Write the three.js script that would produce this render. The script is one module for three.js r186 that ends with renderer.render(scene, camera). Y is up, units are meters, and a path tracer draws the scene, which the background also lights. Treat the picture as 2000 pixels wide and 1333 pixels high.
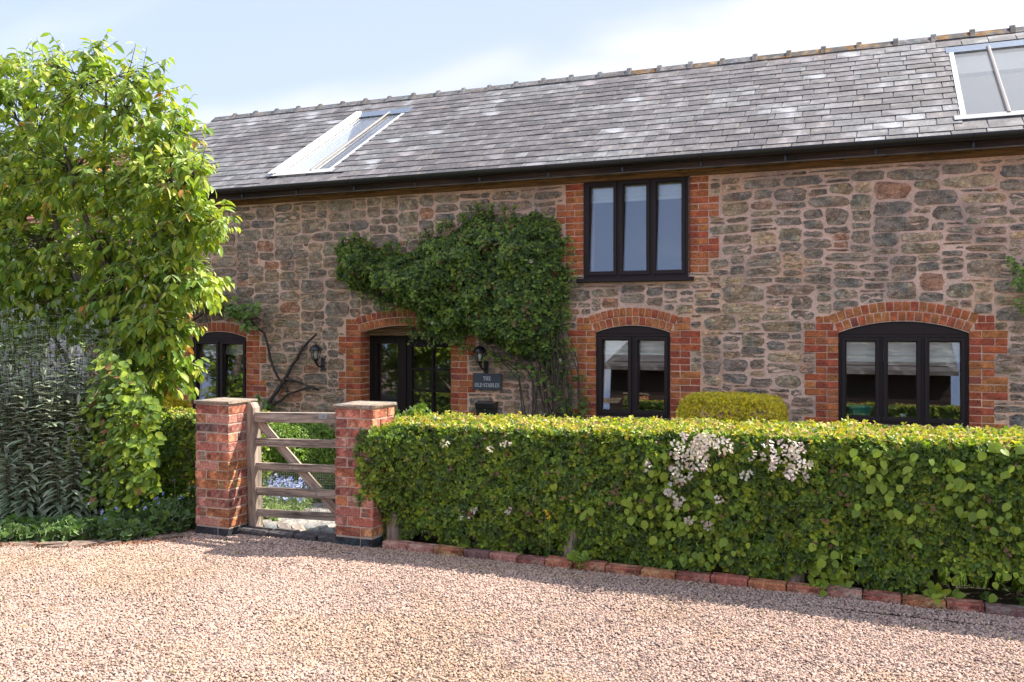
import * as THREE from 'three';
import { mergeGeometries, toCreasedNormals } from 'three/addons/utils/BufferGeometryUtils.js';
import { FontLoader } from 'three/addons/loaders/FontLoader.js';
import { TextGeometry } from 'three/addons/geometries/TextGeometry.js';

// ---------------------------------------------------------------- camera, sky, sun, exposure
const scene = new THREE.Scene();
const W = 1024, H = 682;
const camera = new THREE.PerspectiveCamera(41.33, W / H, 0.1, 400);
camera.position.set(0, 1.63, 9.88);
camera.rotation.set(0, 22.7 * Math.PI / 180, 0);
camera.setViewOffset(W, H, 0, 13.5, W, H);
const renderer = new THREE.WebGLRenderer({ antialias: true });
renderer.setSize(W, H);
renderer.toneMapping = THREE.LinearToneMapping;
renderer.toneMappingExposure = 5.3;
renderer.shadowMap.enabled = true;

function mulberry(a) { return () => { a = (a + 0x6d2b79f5) | 0; let t = Math.imul(a ^ (a >>> 15), 1 | a); t = (t + Math.imul(t ^ (t >>> 7), 61 | t)) ^ t; return ((t ^ (t >>> 14)) >>> 0) / 4294967296; }; }
const hash3 = (x, y, z) => { let h = Math.imul(x, 374761393) ^ Math.imul(y, 668265263) ^ Math.imul(z, 2147483647 ^ 1274126177); h = Math.imul(h ^ (h >>> 13), 1274126177); return ((h ^ (h >>> 16)) >>> 0) / 4294967296; };
const sm = (t) => t * t * (3 - 2 * t), mix = (a, b, t) => a + (b - a) * t, clamp = (v, a = 0, b = 1) => Math.min(b, Math.max(a, v));
const smooth = (a, b, v) => sm(clamp((v - a) / (b - a)));
function vnoise(x, y, seed = 0, px = 1 << 20, py = 1 << 20) {           // value noise, period px, py
  const xi = Math.floor(x), yi = Math.floor(y), fx = sm(x - xi), fy = sm(y - yi), m = (v, p) => ((v % p) + p) % p;
  const a = hash3(m(xi, px), m(yi, py), seed), b = hash3(m(xi + 1, px), m(yi, py), seed), c = hash3(m(xi, px), m(yi + 1, py), seed), d = hash3(m(xi + 1, px), m(yi + 1, py), seed);
  return mix(mix(a, b, fx), mix(c, d, fx), fy);
}
function fbm(x, y, oct = 4, seed = 0, px = 1 << 20, py = 1 << 20) { let s = 0, a = 0.5, n = 0; for (let o = 0; o < oct; o++) { s += a * vnoise(x, y, seed + o * 17, px, py); n += a; a *= 0.5; x *= 2; y *= 2; px *= 2; py *= 2; } return s / n; }
function noise3(x, y, z, seed = 0) { const zi = Math.floor(z), f = sm(z - zi); return mix(vnoise(x, y, seed + zi * 131), vnoise(x, y, seed + (zi + 1) * 131), f); }

const SUN = new THREE.Vector3(0.52, 0.75, -0.42).normalize();
{
  const w = 1024, h = 512, data = new Float32Array(w * h * 4), d = new THREE.Vector3();
  for (let j = 0; j < h; j++) for (let i = 0; i < w; i++) {
    const phi = ((i + 0.5) / w - 0.5) * 2 * Math.PI, th = ((j + 0.5) / h - 0.5) * Math.PI;
    d.set(Math.cos(phi) * Math.cos(th), Math.sin(th), Math.sin(phi) * Math.cos(th));
    const up = Math.max(0, d.y), mu = d.dot(SUN), hz = Math.pow(1 - up, 3);
    const away = 0.5 - 0.5 * mu; const hw = hz * mix(1.1, 0.5, smooth(0.35, 0.8, away));
    let r = mix(0.112, 0.172, hw), g = mix(0.135, 0.181, hw), b = mix(0.196, 0.214, hw);
                                              // bluer away from the sun
    r *= mix(1.1, 0.8, away); g *= mix(1.06, 1.02, away); b *= mix(0.95, 1.4, away);
    const glow = Math.pow(Math.max(0, mu), 6) * 0.14 + Math.pow(Math.max(0, mu), 40) * 0.8; r += glow; g += glow; b += glow * 0.96;
    // thin high cloud on a plane above
    const k = 1 / (up + 0.16), cx = d.x * k, cz = d.z * k, wx = fbm(cx * 0.9 + 3, cz * 0.9, 3, 71) * 1.6;
    let c = fbm(cx * 0.75 + wx + 11.3, cz * 2.1 + wx * 0.8 + 4.1, 6, 7);
    c = smooth(0.4, 0.72, c) * smooth(0.0, 0.14, d.y + 0.03);
    const cl = 0.225 + 0.06 * Math.pow(Math.max(0, mu), 3) + 0.15 * smooth(0.4, 0.8, away); r = mix(r, cl, c * 0.78); g = mix(g, cl * 0.99, c * 0.78); b = mix(b, cl * 1.02, c * 0.78);
    data.set([r, g, b, 1], (j * w + i) * 4);
  }
  const sky = new THREE.DataTexture(data, w, h, THREE.RGBAFormat, THREE.FloatType);
  sky.mapping = THREE.EquirectangularReflectionMapping; sky.magFilter = THREE.LinearFilter; sky.minFilter = THREE.LinearFilter; sky.needsUpdate = true;
  scene.background = sky; scene.environment = sky;
}
const sun = new THREE.DirectionalLight(new THREE.Color(1, 0.94, 0.84), 2.0);
sun.position.copy(SUN).multiplyScalar(40); sun.castShadow = true; sun.shadow.radius = 1;
sun.shadow.mapSize.set(4096, 4096);
Object.assign(sun.shadow.camera, { left: -20, right: 20, top: 20, bottom: -20, near: 1, far: 90 });
scene.add(sun); scene.add(sun.target);

// ---------------------------------------------------------------- helpers
const V = (x, y, z) => new THREE.Vector3(x, y, z);
const lin = (r, g, b) => new THREE.Color().setRGB(r, g, b);
const used = new Map();
function numbered(n) { const k = used.get(n) ?? 0; used.set(n, k + 1); return k ? n + '_' + String(k).padStart(3, '0') : n; }
function obj(name, geo, mat, parent = scene) {
  const m = new THREE.Mesh(Array.isArray(geo) ? mergeGeometries(geo.map((g) => (g.index ? g.toNonIndexed() : g)).map(plainAttributes)) : geo, mat);
  m.name = parent === scene ? numbered(name) : name; m.castShadow = m.receiveShadow = true; parent.add(m); return m;
}
function plainAttributes(g) { for (const k of Object.keys(g.attributes)) if (!['position', 'normal', 'uv', 'color'].includes(k)) g.deleteAttribute(k); return g; }
function tag(o, label, category, group, kind) { o.userData.label = label; o.userData.category = category; if (group) o.userData.group = group; if (kind) o.userData.kind = kind; return o; }
function thing(name, label, category, pos = [0, 0, 0], group) { const g = new THREE.Group(); g.name = numbered(name); g.position.set(...pos); scene.add(g); return tag(g, label, category, group); }
function struct(o) { o.userData.kind = 'structure'; return o; }
function stuff(o) { o.userData.kind = 'stuff'; return o; }
function sub(name, parent) { const g = new THREE.Group(); g.name = name; parent.add(g); return g; }
function box(x0, x1, y0, y1, z0, z1) { const g = new THREE.BoxGeometry(x1 - x0, y1 - y0, z1 - z0); g.translate((x0 + x1) / 2, (y0 + y1) / 2, (z0 + z1) / 2); return boxUV(g); }
function boxUV(g) {                                                        // uv in metres, by the way each face points
  const p = g.attributes.position, n = g.attributes.normal, uv = new Float32Array(p.count * 2);
  for (let i = 0; i < p.count; i++) {
    const ax = Math.abs(n.getX(i)), ay = Math.abs(n.getY(i)), az = Math.abs(n.getZ(i));
    const [u, v] = az >= ax && az >= ay ? [p.getX(i), p.getY(i)] : ax >= ay ? [p.getZ(i), p.getY(i)] : [p.getX(i), p.getZ(i)];
    uv[i * 2] = u; uv[i * 2 + 1] = v;
  }
  g.setAttribute('uv', new THREE.BufferAttribute(uv, 2)); return g;
}
// a block with chamfered edges all round: 44 triangles, centred
function chamferBox(w, h, d, c = 0.005, rnd = null, jit = 0) {
  const P = [], idx = [], X = w / 2, Y = h / 2, Z = d / 2, id = new Map();
  const v = (x, y, z) => { const k = x + '|' + y + '|' + z; if (!id.has(k)) { id.set(k, P.length / 3); P.push(x, y, z); } return id.get(k); };
  const q = (a, b, cc, dd, out) => {
    const p = (i) => V(P[i * 3], P[i * 3 + 1], P[i * 3 + 2]);
    const n = p(b).sub(p(a)).cross(p(cc).sub(p(a)));
    if (n.dot(out) < 0) idx.push(a, cc, b, ...(dd == null ? [] : [a, dd, cc])); else idx.push(a, b, cc, ...(dd == null ? [] : [a, cc, dd]));
  };
  const fx = (sx, sy, sz) => v(sx * X, sy * (Y - c), sz * (Z - c)), fy = (sx, sy, sz) => v(sx * (X - c), sy * Y, sz * (Z - c)), fz = (sx, sy, sz) => v(sx * (X - c), sy * (Y - c), sz * Z);
  for (const s of [-1, 1]) {
    q(fx(s, -1, -1), fx(s, 1, -1), fx(s, 1, 1), fx(s, -1, 1), V(s, 0, 0)); q(fy(-1, s, -1), fy(1, s, -1), fy(1, s, 1), fy(-1, s, 1), V(0, s, 0)); q(fz(-1, -1, s), fz(1, -1, s), fz(1, 1, s), fz(-1, 1, s), V(0, 0, s));
    for (const t of [-1, 1]) {
      q(fx(s, t, -1), fx(s, t, 1), fy(s, t, 1), fy(s, t, -1), V(s, t, 0)); q(fx(s, -1, t), fx(s, 1, t), fz(s, 1, t), fz(s, -1, t), V(s, 0, t)); q(fy(-1, s, t), fy(1, s, t), fz(1, s, t), fz(-1, s, t), V(0, s, t));
      for (const u of [-1, 1]) q(fx(s, t, u), fy(s, t, u), fz(s, t, u), null, V(s, t, u));
    }
  }
  if (rnd) for (let i = 0; i < P.length; i++) P[i] += (rnd() - 0.5) * jit;
  let g = new THREE.BufferGeometry(); g.setAttribute('position', new THREE.Float32BufferAttribute(P, 3)); g.setIndex(idx);
  g = g.toNonIndexed(); g.computeVertexNormals(); return boxUV(g);
}
function shiftUV(g, du, dv) { const u = g.attributes.uv; for (let i = 0; i < u.count; i++) u.setXY(i, u.getX(i) + du, u.getY(i) + dv); return g; }
// a tapering tube through points [x, y, z, r]
function tube(pts, sides = 6, jit = 0, rnd = Math.random) {
  const P = [], U = [], idx = [], n = pts.length, up = V(0, 1, 0), prev = V(1, 0, 0);
  let len = 0;
  for (let i = 0; i < n; i++) {
    const a = pts[Math.max(0, i - 1)], b = pts[Math.min(n - 1, i + 1)], t = V(b[0] - a[0], b[1] - a[1], b[2] - a[2]).normalize();
    if (i) len += Math.hypot(pts[i][0] - pts[i - 1][0], pts[i][1] - pts[i - 1][1], pts[i][2] - pts[i - 1][2]);
    let e1 = prev.clone().addScaledVector(t, -prev.dot(t)); if (e1.lengthSq() < 1e-4) e1 = up.clone().cross(t); e1.normalize(); prev.copy(e1);
    const e2 = t.clone().cross(e1);
    for (let k = 0; k <= sides; k++) { const q = k / sides * Math.PI * 2, r = pts[i][3]; P.push(pts[i][0] + (e1.x * Math.cos(q) + e2.x * Math.sin(q)) * r, pts[i][1] + (e1.y * Math.cos(q) + e2.y * Math.sin(q)) * r, pts[i][2] + (e1.z * Math.cos(q) + e2.z * Math.sin(q)) * r); U.push(k / sides * 0.3, len); }
  }
  for (let i = 0; i < n - 1; i++) for (let k = 0; k < sides; k++) { const a = i * (sides + 1) + k, b = a + sides + 1; idx.push(a, a + 1, b, b, a + 1, b + 1); }
  const g = new THREE.BufferGeometry(); g.setAttribute('position', new THREE.Float32BufferAttribute(P, 3)); g.setAttribute('uv', new THREE.Float32BufferAttribute(U, 2)); g.setIndex(idx); g.computeVertexNormals(); return g;
}
function wander(a, b, r0, r1, n, amp, rnd) {                               // a crooked limb from a to b
  const out = []; let ox = 0, oy = 0, oz = 0;
  for (let i = 0; i <= n; i++) { const t = i / n; if (i && i < n) { ox += (rnd() - 0.5) * amp; oy += (rnd() - 0.5) * amp; oz += (rnd() - 0.5) * amp; } const k = Math.sin(Math.PI * t); out.push([mix(a[0], b[0], t) + ox * k, mix(a[1], b[1], t) + oy * k, mix(a[2], b[2], t) + oz * k, mix(r0, r1, t)]); }
  return out;
}
function tex(w, h, fn, srgb = true) {
  const d = new Uint8Array(w * h * 4);
  for (let y = 0; y < h; y++) for (let x = 0; x < w; x++) { const c = fn(x / w, y / h); for (let k = 0; k < 3; k++) d[(y * w + x) * 4 + k] = clamp(Array.isArray(c) ? c[k] : c) * 255; d[(y * w + x) * 4 + 3] = 255; }
  const t = new THREE.DataTexture(d, w, h); t.wrapS = t.wrapT = THREE.RepeatWrapping; t.magFilter = THREE.LinearFilter; t.minFilter = THREE.LinearMipmapLinearFilter; t.generateMipmaps = true; if (srgb) t.colorSpace = THREE.SRGBColorSpace; t.needsUpdate = true; return t;
}
function rep(t, r, s = r) { const c = t.clone(); c.repeat.set(r, s); c.needsUpdate = true; return c; }
const std = (o) => new THREE.MeshStandardMaterial({ roughness: 0.9, ...o });
const phys = (o) => new THREE.MeshPhysicalMaterial({ roughness: 0.9, ...o });

// ---------------------------------------------------------------- textures (grain, stains)
const P16 = 16;
const tStone = tex(512, 512, (u, v) => { const a = fbm(u * 8, v * 14, 5, 3, 8, 14), b = fbm(u * 48, v * 48, 3, 9, 48, 48), c = fbm(u * 5, v * 5, 3, 21, 5, 5), l = smooth(0.62, 0.74, fbm(u * 20, v * 20, 4, 33, 20, 20)); const q = 0.5 + 0.75 * (a - 0.5) + 0.5 * (b - 0.5); return [q + (c - 0.5) * 0.22 + l * 0.12, q + l * 0.13, q - (c - 0.5) * 0.18 + l * 0.1].map((k) => clamp(0.3 + k * 0.72)); });
const tStoneBump = tex(512, 512, (u, v) => fbm(u * 10, v * 22, 5, 5, 10, 22) * 0.75 + fbm(u * 70, v * 70, 2, 15, 70, 70) * 0.25, false);
const tMortar = tex(1024, 1024, (u, v) => { const a = fbm(u * 9, v * 9, 5, 41, 9, 9), b = fbm(u * 260, v * 260, 2, 45, 260, 260), s = smooth(0.5, 0.72, fbm(u * 7, v * 5, 5, 49, 7, 5)), o = smooth(0.55, 0.75, fbm(u * 6, v * 6, 4, 57, 6, 6)); const q = 0.87 + 0.26 * (a - 0.5) + 0.2 * (b - 0.5); return [q - s * 0.1 + o * 0.03, q - s * 0.09, q - s * 0.07 - o * 0.05]; });
const tMortarBump = tex(512, 512, (u, v) => fbm(u * 16, v * 16, 4, 51, 16, 16) * 0.6 + fbm(u * 120, v * 120, 2, 55, 120, 120) * 0.4, false);
const tBrick = tex(512, 512, (u, v) => { const a = fbm(u * 12, v * 12, 4, 61, 12, 12), b = fbm(u * 90, v * 90, 2, 65, 90, 90), w = smooth(0.6, 0.78, fbm(u * 9, v * 14, 5, 69, 9, 14)); const q = 0.72 + 0.4 * (a - 0.5) + 0.35 * (b - 0.5); return [q + w * 0.02, q + w * 0.05, q + w * 0.06]; });
const tOldBrick = tex(512, 512, (u, v) => { const a = fbm(u * 12, v * 12, 4, 161, 12, 12), b = fbm(u * 90, v * 90, 2, 165, 90, 90), w = smooth(0.5, 0.68, fbm(u * 11, v * 16, 5, 169, 11, 16)), k = smooth(0.6, 0.75, fbm(u * 8, v * 10, 4, 173, 8, 10)); const q = 0.68 + 0.45 * (a - 0.5) + 0.4 * (b - 0.5) - k * 0.2; return [q + w * 0.1, q + w * 0.27, q + w * 0.27]; });
const tSlate = tex(1024, 1024, (u, v) => { const a = fbm(u * 8, v * 6, 5, 81, 8, 6), l = smooth(0.5, 0.8, fbm(u * 6, v * 6, 4, 85, 6, 6)), f = fbm(u * 80, v * 80, 3, 89, 80, 80), y = smooth(0.78, 0.86, fbm(u * 22, v * 22, 3, 93, 22, 22)); const q = 0.50 + 0.34 * (a - 0.5) + 0.22 * (f - 0.5) + l * 0.17; return [q + y * 0.18, q + y * 0.12 + l * 0.012, q + l * 0.02 - y * 0.08]; });
const tWood = tex(512, 512, (u, v) => { const g = fbm(u * 4, v * 60, 4, 101, 4, 60), b = fbm(u * 3, v * 8, 3, 105, 3, 8), f = fbm(u * 20, v * 160, 2, 109, 20, 160), k = smooth(0.66, 0.8, fbm(u * 6, v * 6, 3, 113, 6, 6)); const q = 0.62 + 0.55 * (g - 0.5) + 0.3 * (b - 0.5) + 0.25 * (f - 0.5) - k * 0.12; return [q, q, q]; });
const tWoodBump = tex(512, 512, (u, v) => fbm(u * 4, v * 70, 4, 101, 4, 70), false);
const tGravel = tex(1024, 1024, (u, v) => { const a = fbm(u * 6, v * 6, 4, 121, 6, 6), b = vnoise(u * 260, v * 260, 125, 260, 260), c = vnoise(u * 190, v * 190, 129, 190, 190); const q = 0.55 + 0.35 * (a - 0.5) + 0.45 * (b - 0.5); return [q + (c - 0.5) * 0.16, q, q - (c - 0.5) * 0.12]; });
const tGravelBump = tex(1024, 1024, (u, v) => fbm(u * 170, v * 170, 3, 133, 170, 170), false);
const tSoil = tex(256, 256, (u, v) => 0.4 + 0.9 * (fbm(u * 20, v * 20, 4, 141, 20, 20) - 0.2), false);
const tRidge = tex(512, 512, (u, v) => { const a = fbm(u * 14, v * 14, 5, 151, 14, 14), o = smooth(0.47, 0.6, fbm(u * 8, v * 8, 5, 155, 8, 8)), w = smooth(0.62, 0.7, fbm(u * 12, v * 12, 4, 159, 12, 12)); const q = 0.52 + 0.5 * (a - 0.5) + w * 0.15; return [q + o * 0.22, q + o * 0.04, q - o * 0.24]; });
const tBark = tex(256, 256, (u, v) => 0.6 + 0.8 * (fbm(u * 24, v * 6, 4, 171, 24, 6) - 0.5));

// ---------------------------------------------------------------- materials
const stoneTones = [[0.255, 0.22, 0.2], [0.215, 0.188, 0.176], [0.29, 0.245, 0.21], [0.27, 0.2, 0.175], [0.25, 0.222, 0.182], [0.2, 0.18, 0.175], [0.33, 0.2, 0.155], [0.37, 0.295, 0.225]];
const stoneMats = stoneTones.map(([r, g, b]) => std({ color: lin(r * 3.05, g * 2.55, b * 2.0), map: rep(tStone, 1.6), bumpMap: rep(tStoneBump, 1.6), bumpScale: 0.012, roughness: 0.92 }));
const mMortar = std({ color: lin(1.0, 0.655, 0.50), map: rep(tMortar, 0.37), bumpMap: rep(tMortarBump, 0.9), bumpScale: 0.006, roughness: 0.97 });
const brickTones = [[0.50, 0.135, 0.062], [0.44, 0.11, 0.055], [0.55, 0.16, 0.068], [0.34, 0.085, 0.055], [0.47, 0.15, 0.085], [0.27, 0.085, 0.07]];
const brickMats = brickTones.map(([r, g, b]) => std({ color: lin(Math.min(1, r * 2.5), g * 2.2, b * 1.65), map: rep(tBrick, 1.3), bumpMap: rep(tMortarBump, 1.3), bumpScale: 0.004, roughness: 0.9 }));
const oldBrickTones = [[0.47, 0.14, 0.08], [0.42, 0.125, 0.085], [0.52, 0.165, 0.075], [0.36, 0.12, 0.09], [0.45, 0.19, 0.14], [0.2, 0.1, 0.085]];
const oldBrickMats = oldBrickTones.map(([r, g, b]) => std({ color: lin(Math.min(0.95, r * 2.1), g * 2.2, b * 2.2), map: rep(tOldBrick, 1.5), bumpMap: rep(tStoneBump, 1.5), bumpScale: 0.006, roughness: 0.92 }));
const mBlueBrick = std({ color: lin(0.075, 0.07, 0.08), map: rep(tOldBrick, 1.2), bumpMap: rep(tStoneBump, 1.5), bumpScale: 0.004, roughness: 0.75 });
const mJoint = std({ color: lin(0.72, 0.56, 0.44), map: rep(tMortar, 1.2), bumpMap: rep(tMortarBump, 1.5), bumpScale: 0.004 });
const slateTones = [[0.31, 0.295, 0.295], [0.26, 0.243, 0.245], [0.345, 0.34, 0.342], [0.225, 0.21, 0.212], [0.30, 0.275, 0.27], [0.36, 0.362, 0.365]];
const slateMats = slateTones.map(([r, g, b]) => std({ color: lin(r * 2.2, g * 2.1, b * 2.08), map: rep(tSlate, 0.8), bumpMap: rep(tStoneBump, 2), bumpScale: 0.0025, roughness: 0.62 }));
const mRidgeGrey = std({ color: lin(0.34, 0.31, 0.30), map: rep(tStone, 1.2), bumpMap: rep(tStoneBump, 2), bumpScale: 0.006 });
const mRidge = std({ color: lin(0.42, 0.37, 0.34), map: rep(tRidge, 0.9), bumpMap: rep(tStoneBump, 2), bumpScale: 0.006 });
const mFrame = phys({ color: lin(0.032, 0.021, 0.021), roughness: 0.6, specularIntensity: 0.5, bumpMap: rep(tWoodBump, 0.7, 0.7), bumpScale: 0.0006 });
const mDoor = phys({ color: lin(0.02, 0.0125, 0.0125), roughness: 0.6, specularIntensity: 0.5, bumpMap: rep(tWoodBump, 0.7, 0.7), bumpScale: 0.0006 });
const mGlass = phys({ color: lin(0.92, 0.95, 0.94), roughness: 0.0, transmission: 1, thickness: 0, ior: 2.0 });
const mSkyGlass = phys({ color: lin(0.95, 0.97, 0.97), roughness: 0.0, transmission: 1, thickness: 0, ior: 2.0 });
const mGutter = phys({ color: lin(0.02, 0.019, 0.02), roughness: 0.35 });
const mFascia = std({ color: lin(0.11, 0.06, 0.04), map: rep(tWood, 0.6, 1.4), bumpMap: rep(tWoodBump, 0.6, 1.4), bumpScale: 0.002 });
const mPlate = std({ color: lin(0.55, 0.28, 0.11), map: rep(tWood, 0.6, 1.2), bumpMap: rep(tWoodBump, 0.6, 1.2), bumpScale: 0.003 });
const mRafter = std({ color: lin(0.075, 0.05, 0.035), map: rep(tWood, 1) });
const mLintel = std({ color: lin(0.46, 0.27, 0.12), map: rep(tWood, 0.7, 1.2), bumpMap: rep(tWoodBump, 0.7, 1.2), bumpScale: 0.003 });
const mGateWood = std({ color: lin(0.78, 0.62, 0.49), map: rep(tWood, 0.9, 1.3), bumpMap: rep(tWoodBump, 0.9, 1.3), bumpScale: 0.004, roughness: 0.95 });
const tWoodV = rep(tWood, 0.9, 1.3), tWoodBV = rep(tWoodBump, 0.9, 1.3); for (const t of [tWoodV, tWoodBV]) t.rotation = Math.PI / 2;
const mGateWoodV = std({ color: lin(0.78, 0.62, 0.49), map: tWoodV, bumpMap: tWoodBV, bumpScale: 0.004, roughness: 0.95 });
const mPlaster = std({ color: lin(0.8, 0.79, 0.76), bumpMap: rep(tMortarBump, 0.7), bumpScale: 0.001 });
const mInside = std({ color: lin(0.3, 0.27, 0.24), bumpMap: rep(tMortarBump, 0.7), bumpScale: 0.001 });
const mBlind = phys({ color: lin(0.88, 0.88, 0.82), roughness: 0.95, transmission: 0.3, bumpMap: rep(tWoodBump, 0.6, 1.5), bumpScale: 0.002 });
const mLead = std({ color: lin(0.17, 0.21, 0.28), roughness: 0.5, metalness: 0.35, bumpMap: rep(tMortarBump, 1), bumpScale: 0.004 });
const mWhite = std({ color: lin(0.8, 0.8, 0.78), roughness: 0.5, bumpMap: rep(tMortarBump, 1), bumpScale: 0.001 });
const mSilver = std({ color: lin(0.22, 0.19, 0.18), roughness: 0.5, metalness: 0.1, bumpMap: rep(tMortarBump, 1), bumpScale: 0.001 });
const mBlack = phys({ color: lin(0.012, 0.012, 0.016), roughness: 0.3, clearcoat: 0.4, clearcoatRoughness: 0.25 });
const mIron = std({ color: lin(0.35, 0.37, 0.39), roughness: 0.45, metalness: 0.8, bumpMap: rep(tMortarBump, 3), bumpScale: 0.001 });
const mBark = std({ color: lin(0.36, 0.29, 0.235), map: rep(tBark, 3), bumpMap: rep(tBark, 3), bumpScale: 0.006 });
const mTwig = std({ color: lin(0.22, 0.15, 0.11), map: rep(tBark, 3), bumpMap: rep(tBark, 4), bumpScale: 0.003 });
const mSoil = std({ color: lin(0.10, 0.07, 0.05), map: tSoil, bumpMap: tSoil, bumpScale: 0.01 });
const mCap = std({ color: lin(0.62, 0.5, 0.4), map: rep(tStone, 1.5), bumpMap: rep(tStoneBump, 1.5), bumpScale: 0.005 });
const mStep = std({ color: lin(0.2, 0.185, 0.19), map: rep(tStone, 1.3), bumpMap: rep(tStoneBump, 1.3), bumpScale: 0.006 });
const leafMat = (o = {}) => phys({ color: lin(1, 1, 1), roughness: 0.88, transmission: 0.42, thickness: 0, ior: 1.4, clearcoat: 0.35, clearcoatRoughness: 0.38, side: THREE.DoubleSide, ...o });
const mLeaf = leafMat({ transmission: 0.46, clearcoat: 0.5, clearcoatRoughness: 0.3 }), mMattLeaf = leafMat({ transmission: 0.3, clearcoat: 0.1 });
const mPetal = phys({ color: lin(1, 1, 1), roughness: 0.95, transmission: 0.35, thickness: 0, ior: 1.3, side: THREE.DoubleSide });

// ---------------------------------------------------------------- ground
const groundY = (x, z) => (z >= 3.88 ? 0 : z <= 0 ? -0.47 : -0.47 * (3.88 - z) / 3.88) - 0.004 - (z > 8 ? 0 : 0);
{
  const lines = (a, b, near, step) => { const o = [a]; for (let v = near[0]; v <= near[1] + 1e-6; v += step) o.push(v); o.push(b); return o; };
  const xs = lines(-220, 220, [-24, 16], 0.5), zs = lines(-220, 220, [-12, 24], 0.4850), P = [], U = [], I = [];
  if (!zs.includes(3.88)) { zs.push(3.88, 0); zs.sort((a, b) => a - b); }
  const gy = groundY;
  for (const z of zs) for (const x of xs) { P.push(x, gy(x, z) + (Math.abs(x) < 16 && z > 4.3 && z < 20 ? (fbm(x * 0.7, z * 0.7, 3, 201) - 0.5) * 0.03 : 0), z); U.push(x, -z); }
  for (let j = 0; j < zs.length - 1; j++) for (let i = 0; i < xs.length - 1; i++) { const a = j * xs.length + i, b = a + xs.length; I.push(a, b, a + 1, b, b + 1, a + 1); }
  const g = new THREE.BufferGeometry(); g.setAttribute('position', new THREE.Float32BufferAttribute(P, 3)); g.setAttribute('uv', new THREE.Float32BufferAttribute(U, 2)); g.setIndex(I); g.computeVertexNormals();
  struct(obj('gravel_ground', g, std({ color: lin(0.5, 0.36, 0.30), map: rep(tGravel, 0.7), bumpMap: rep(tGravelBump, 0.7), bumpScale: 0.012, roughness: 1 })));
}
const gravelY = (x, z) => groundY(x, z) + (z > 4.3 ? (fbm(x * 0.7, z * 0.7, 3, 201) - 0.5) * 0.03 : 0);
{ // loose gravel chippings over the part of the drive in view
  const rnd = mulberry(11), poly = [[-6.9, 4.6], [-6.6, 5.9], [-4.2, 7.4], [-1.5, 6.5], [1.6, 5.3], [1.9, 3.97], [-5.2, 4.12]];
  const inside = (x, z) => { let c = false; for (let i = 0, j = poly.length - 1; i < poly.length; j = i++) { const [xi, zi] = poly[i], [xj, zj] = poly[j]; if ((zi > z) !== (zj > z) && x < (xj - xi) * (z - zi) / (zj - zi) + xi) c = !c; } return c; };
  let g = new THREE.IcosahedronGeometry(1, 0); const p = g.attributes.position, seen = new Map();
  for (let i = 0; i < p.count; i++) { const k = [p.getX(i), p.getY(i), p.getZ(i)].map((v) => v.toFixed(3)).join(); if (!seen.has(k)) seen.set(k, 0.72 + rnd() * 0.5); const s = seen.get(k); p.setXYZ(i, p.getX(i) * s, p.getY(i) * s * 0.62, p.getZ(i) * s * 0.8); }
  g.computeVertexNormals();
  const N = 270000, m = new THREE.InstancedMesh(g, std({ color: lin(1, 1, 1), roughness: 0.95 }), N), M = new THREE.Matrix4(), q = new THREE.Quaternion(), e = new THREE.Euler(), c = new THREE.Color();
  const tones = [[0.50, 0.385, 0.315], [0.54, 0.43, 0.36], [0.43, 0.31, 0.25], [0.57, 0.49, 0.42], [0.39, 0.30, 0.26], [0.47, 0.335, 0.25], [0.52, 0.40, 0.33], [0.50, 0.375, 0.31], [0.25, 0.2, 0.185]];
  let n = 0;
  while (n < N) {
    const x = -7 + rnd() * 9.1, z = 3.9 + rnd() * 3.6; if (!inside(x, z)) continue;
    const s = 0.0038 + Math.pow(rnd(), 2.4) * 0.0062; e.set((rnd() - 0.5) * 0.7, rnd() * 6.28, (rnd() - 0.5) * 0.7); q.setFromEuler(e);
    M.compose(V(x, gravelY(x, z) + s * (0.25 + rnd() * 0.55), z), q, V(s, s, s)); m.setMatrixAt(n, M);
    const tan = smooth(0.5, 0.66, fbm(x * 0.9, z * 1.5, 4, 215)), t = tones[Math.floor(rnd() * tones.length)].map((v, i) => v * mix([1.02, 0.93, 0.9][i], [0.99, 0.89, 0.78][i], tan)), b = (0.8 + rnd() * 0.4) * (0.86 + 0.28 * fbm(x * 1.4, z * 1.4, 3, 211)); c.setRGB(t[0] * b, t[1] * b, t[2] * b); m.setColorAt(n, c); n++;
  }
  m.name = 'gravel'; scene.add(m); tag(m, 'loose pinkish gravel chippings spread over the drive', 'gravel', null, 'stuff'); m.receiveShadow = m.castShadow = true;
}
{ // lawn and beds behind the hedge
  const s = new THREE.PlaneGeometry(22, 3.86, 44, 8); s.rotateX(-Math.PI / 2); s.translate(-3.5, 0, 1.94);
  const p = s.attributes.position; for (let i = 0; i < p.count; i++) p.setY(i, groundY(p.getX(i), p.getZ(i)) + 0.006);
  struct(obj('garden_soil', s, mSoil));
}

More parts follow.
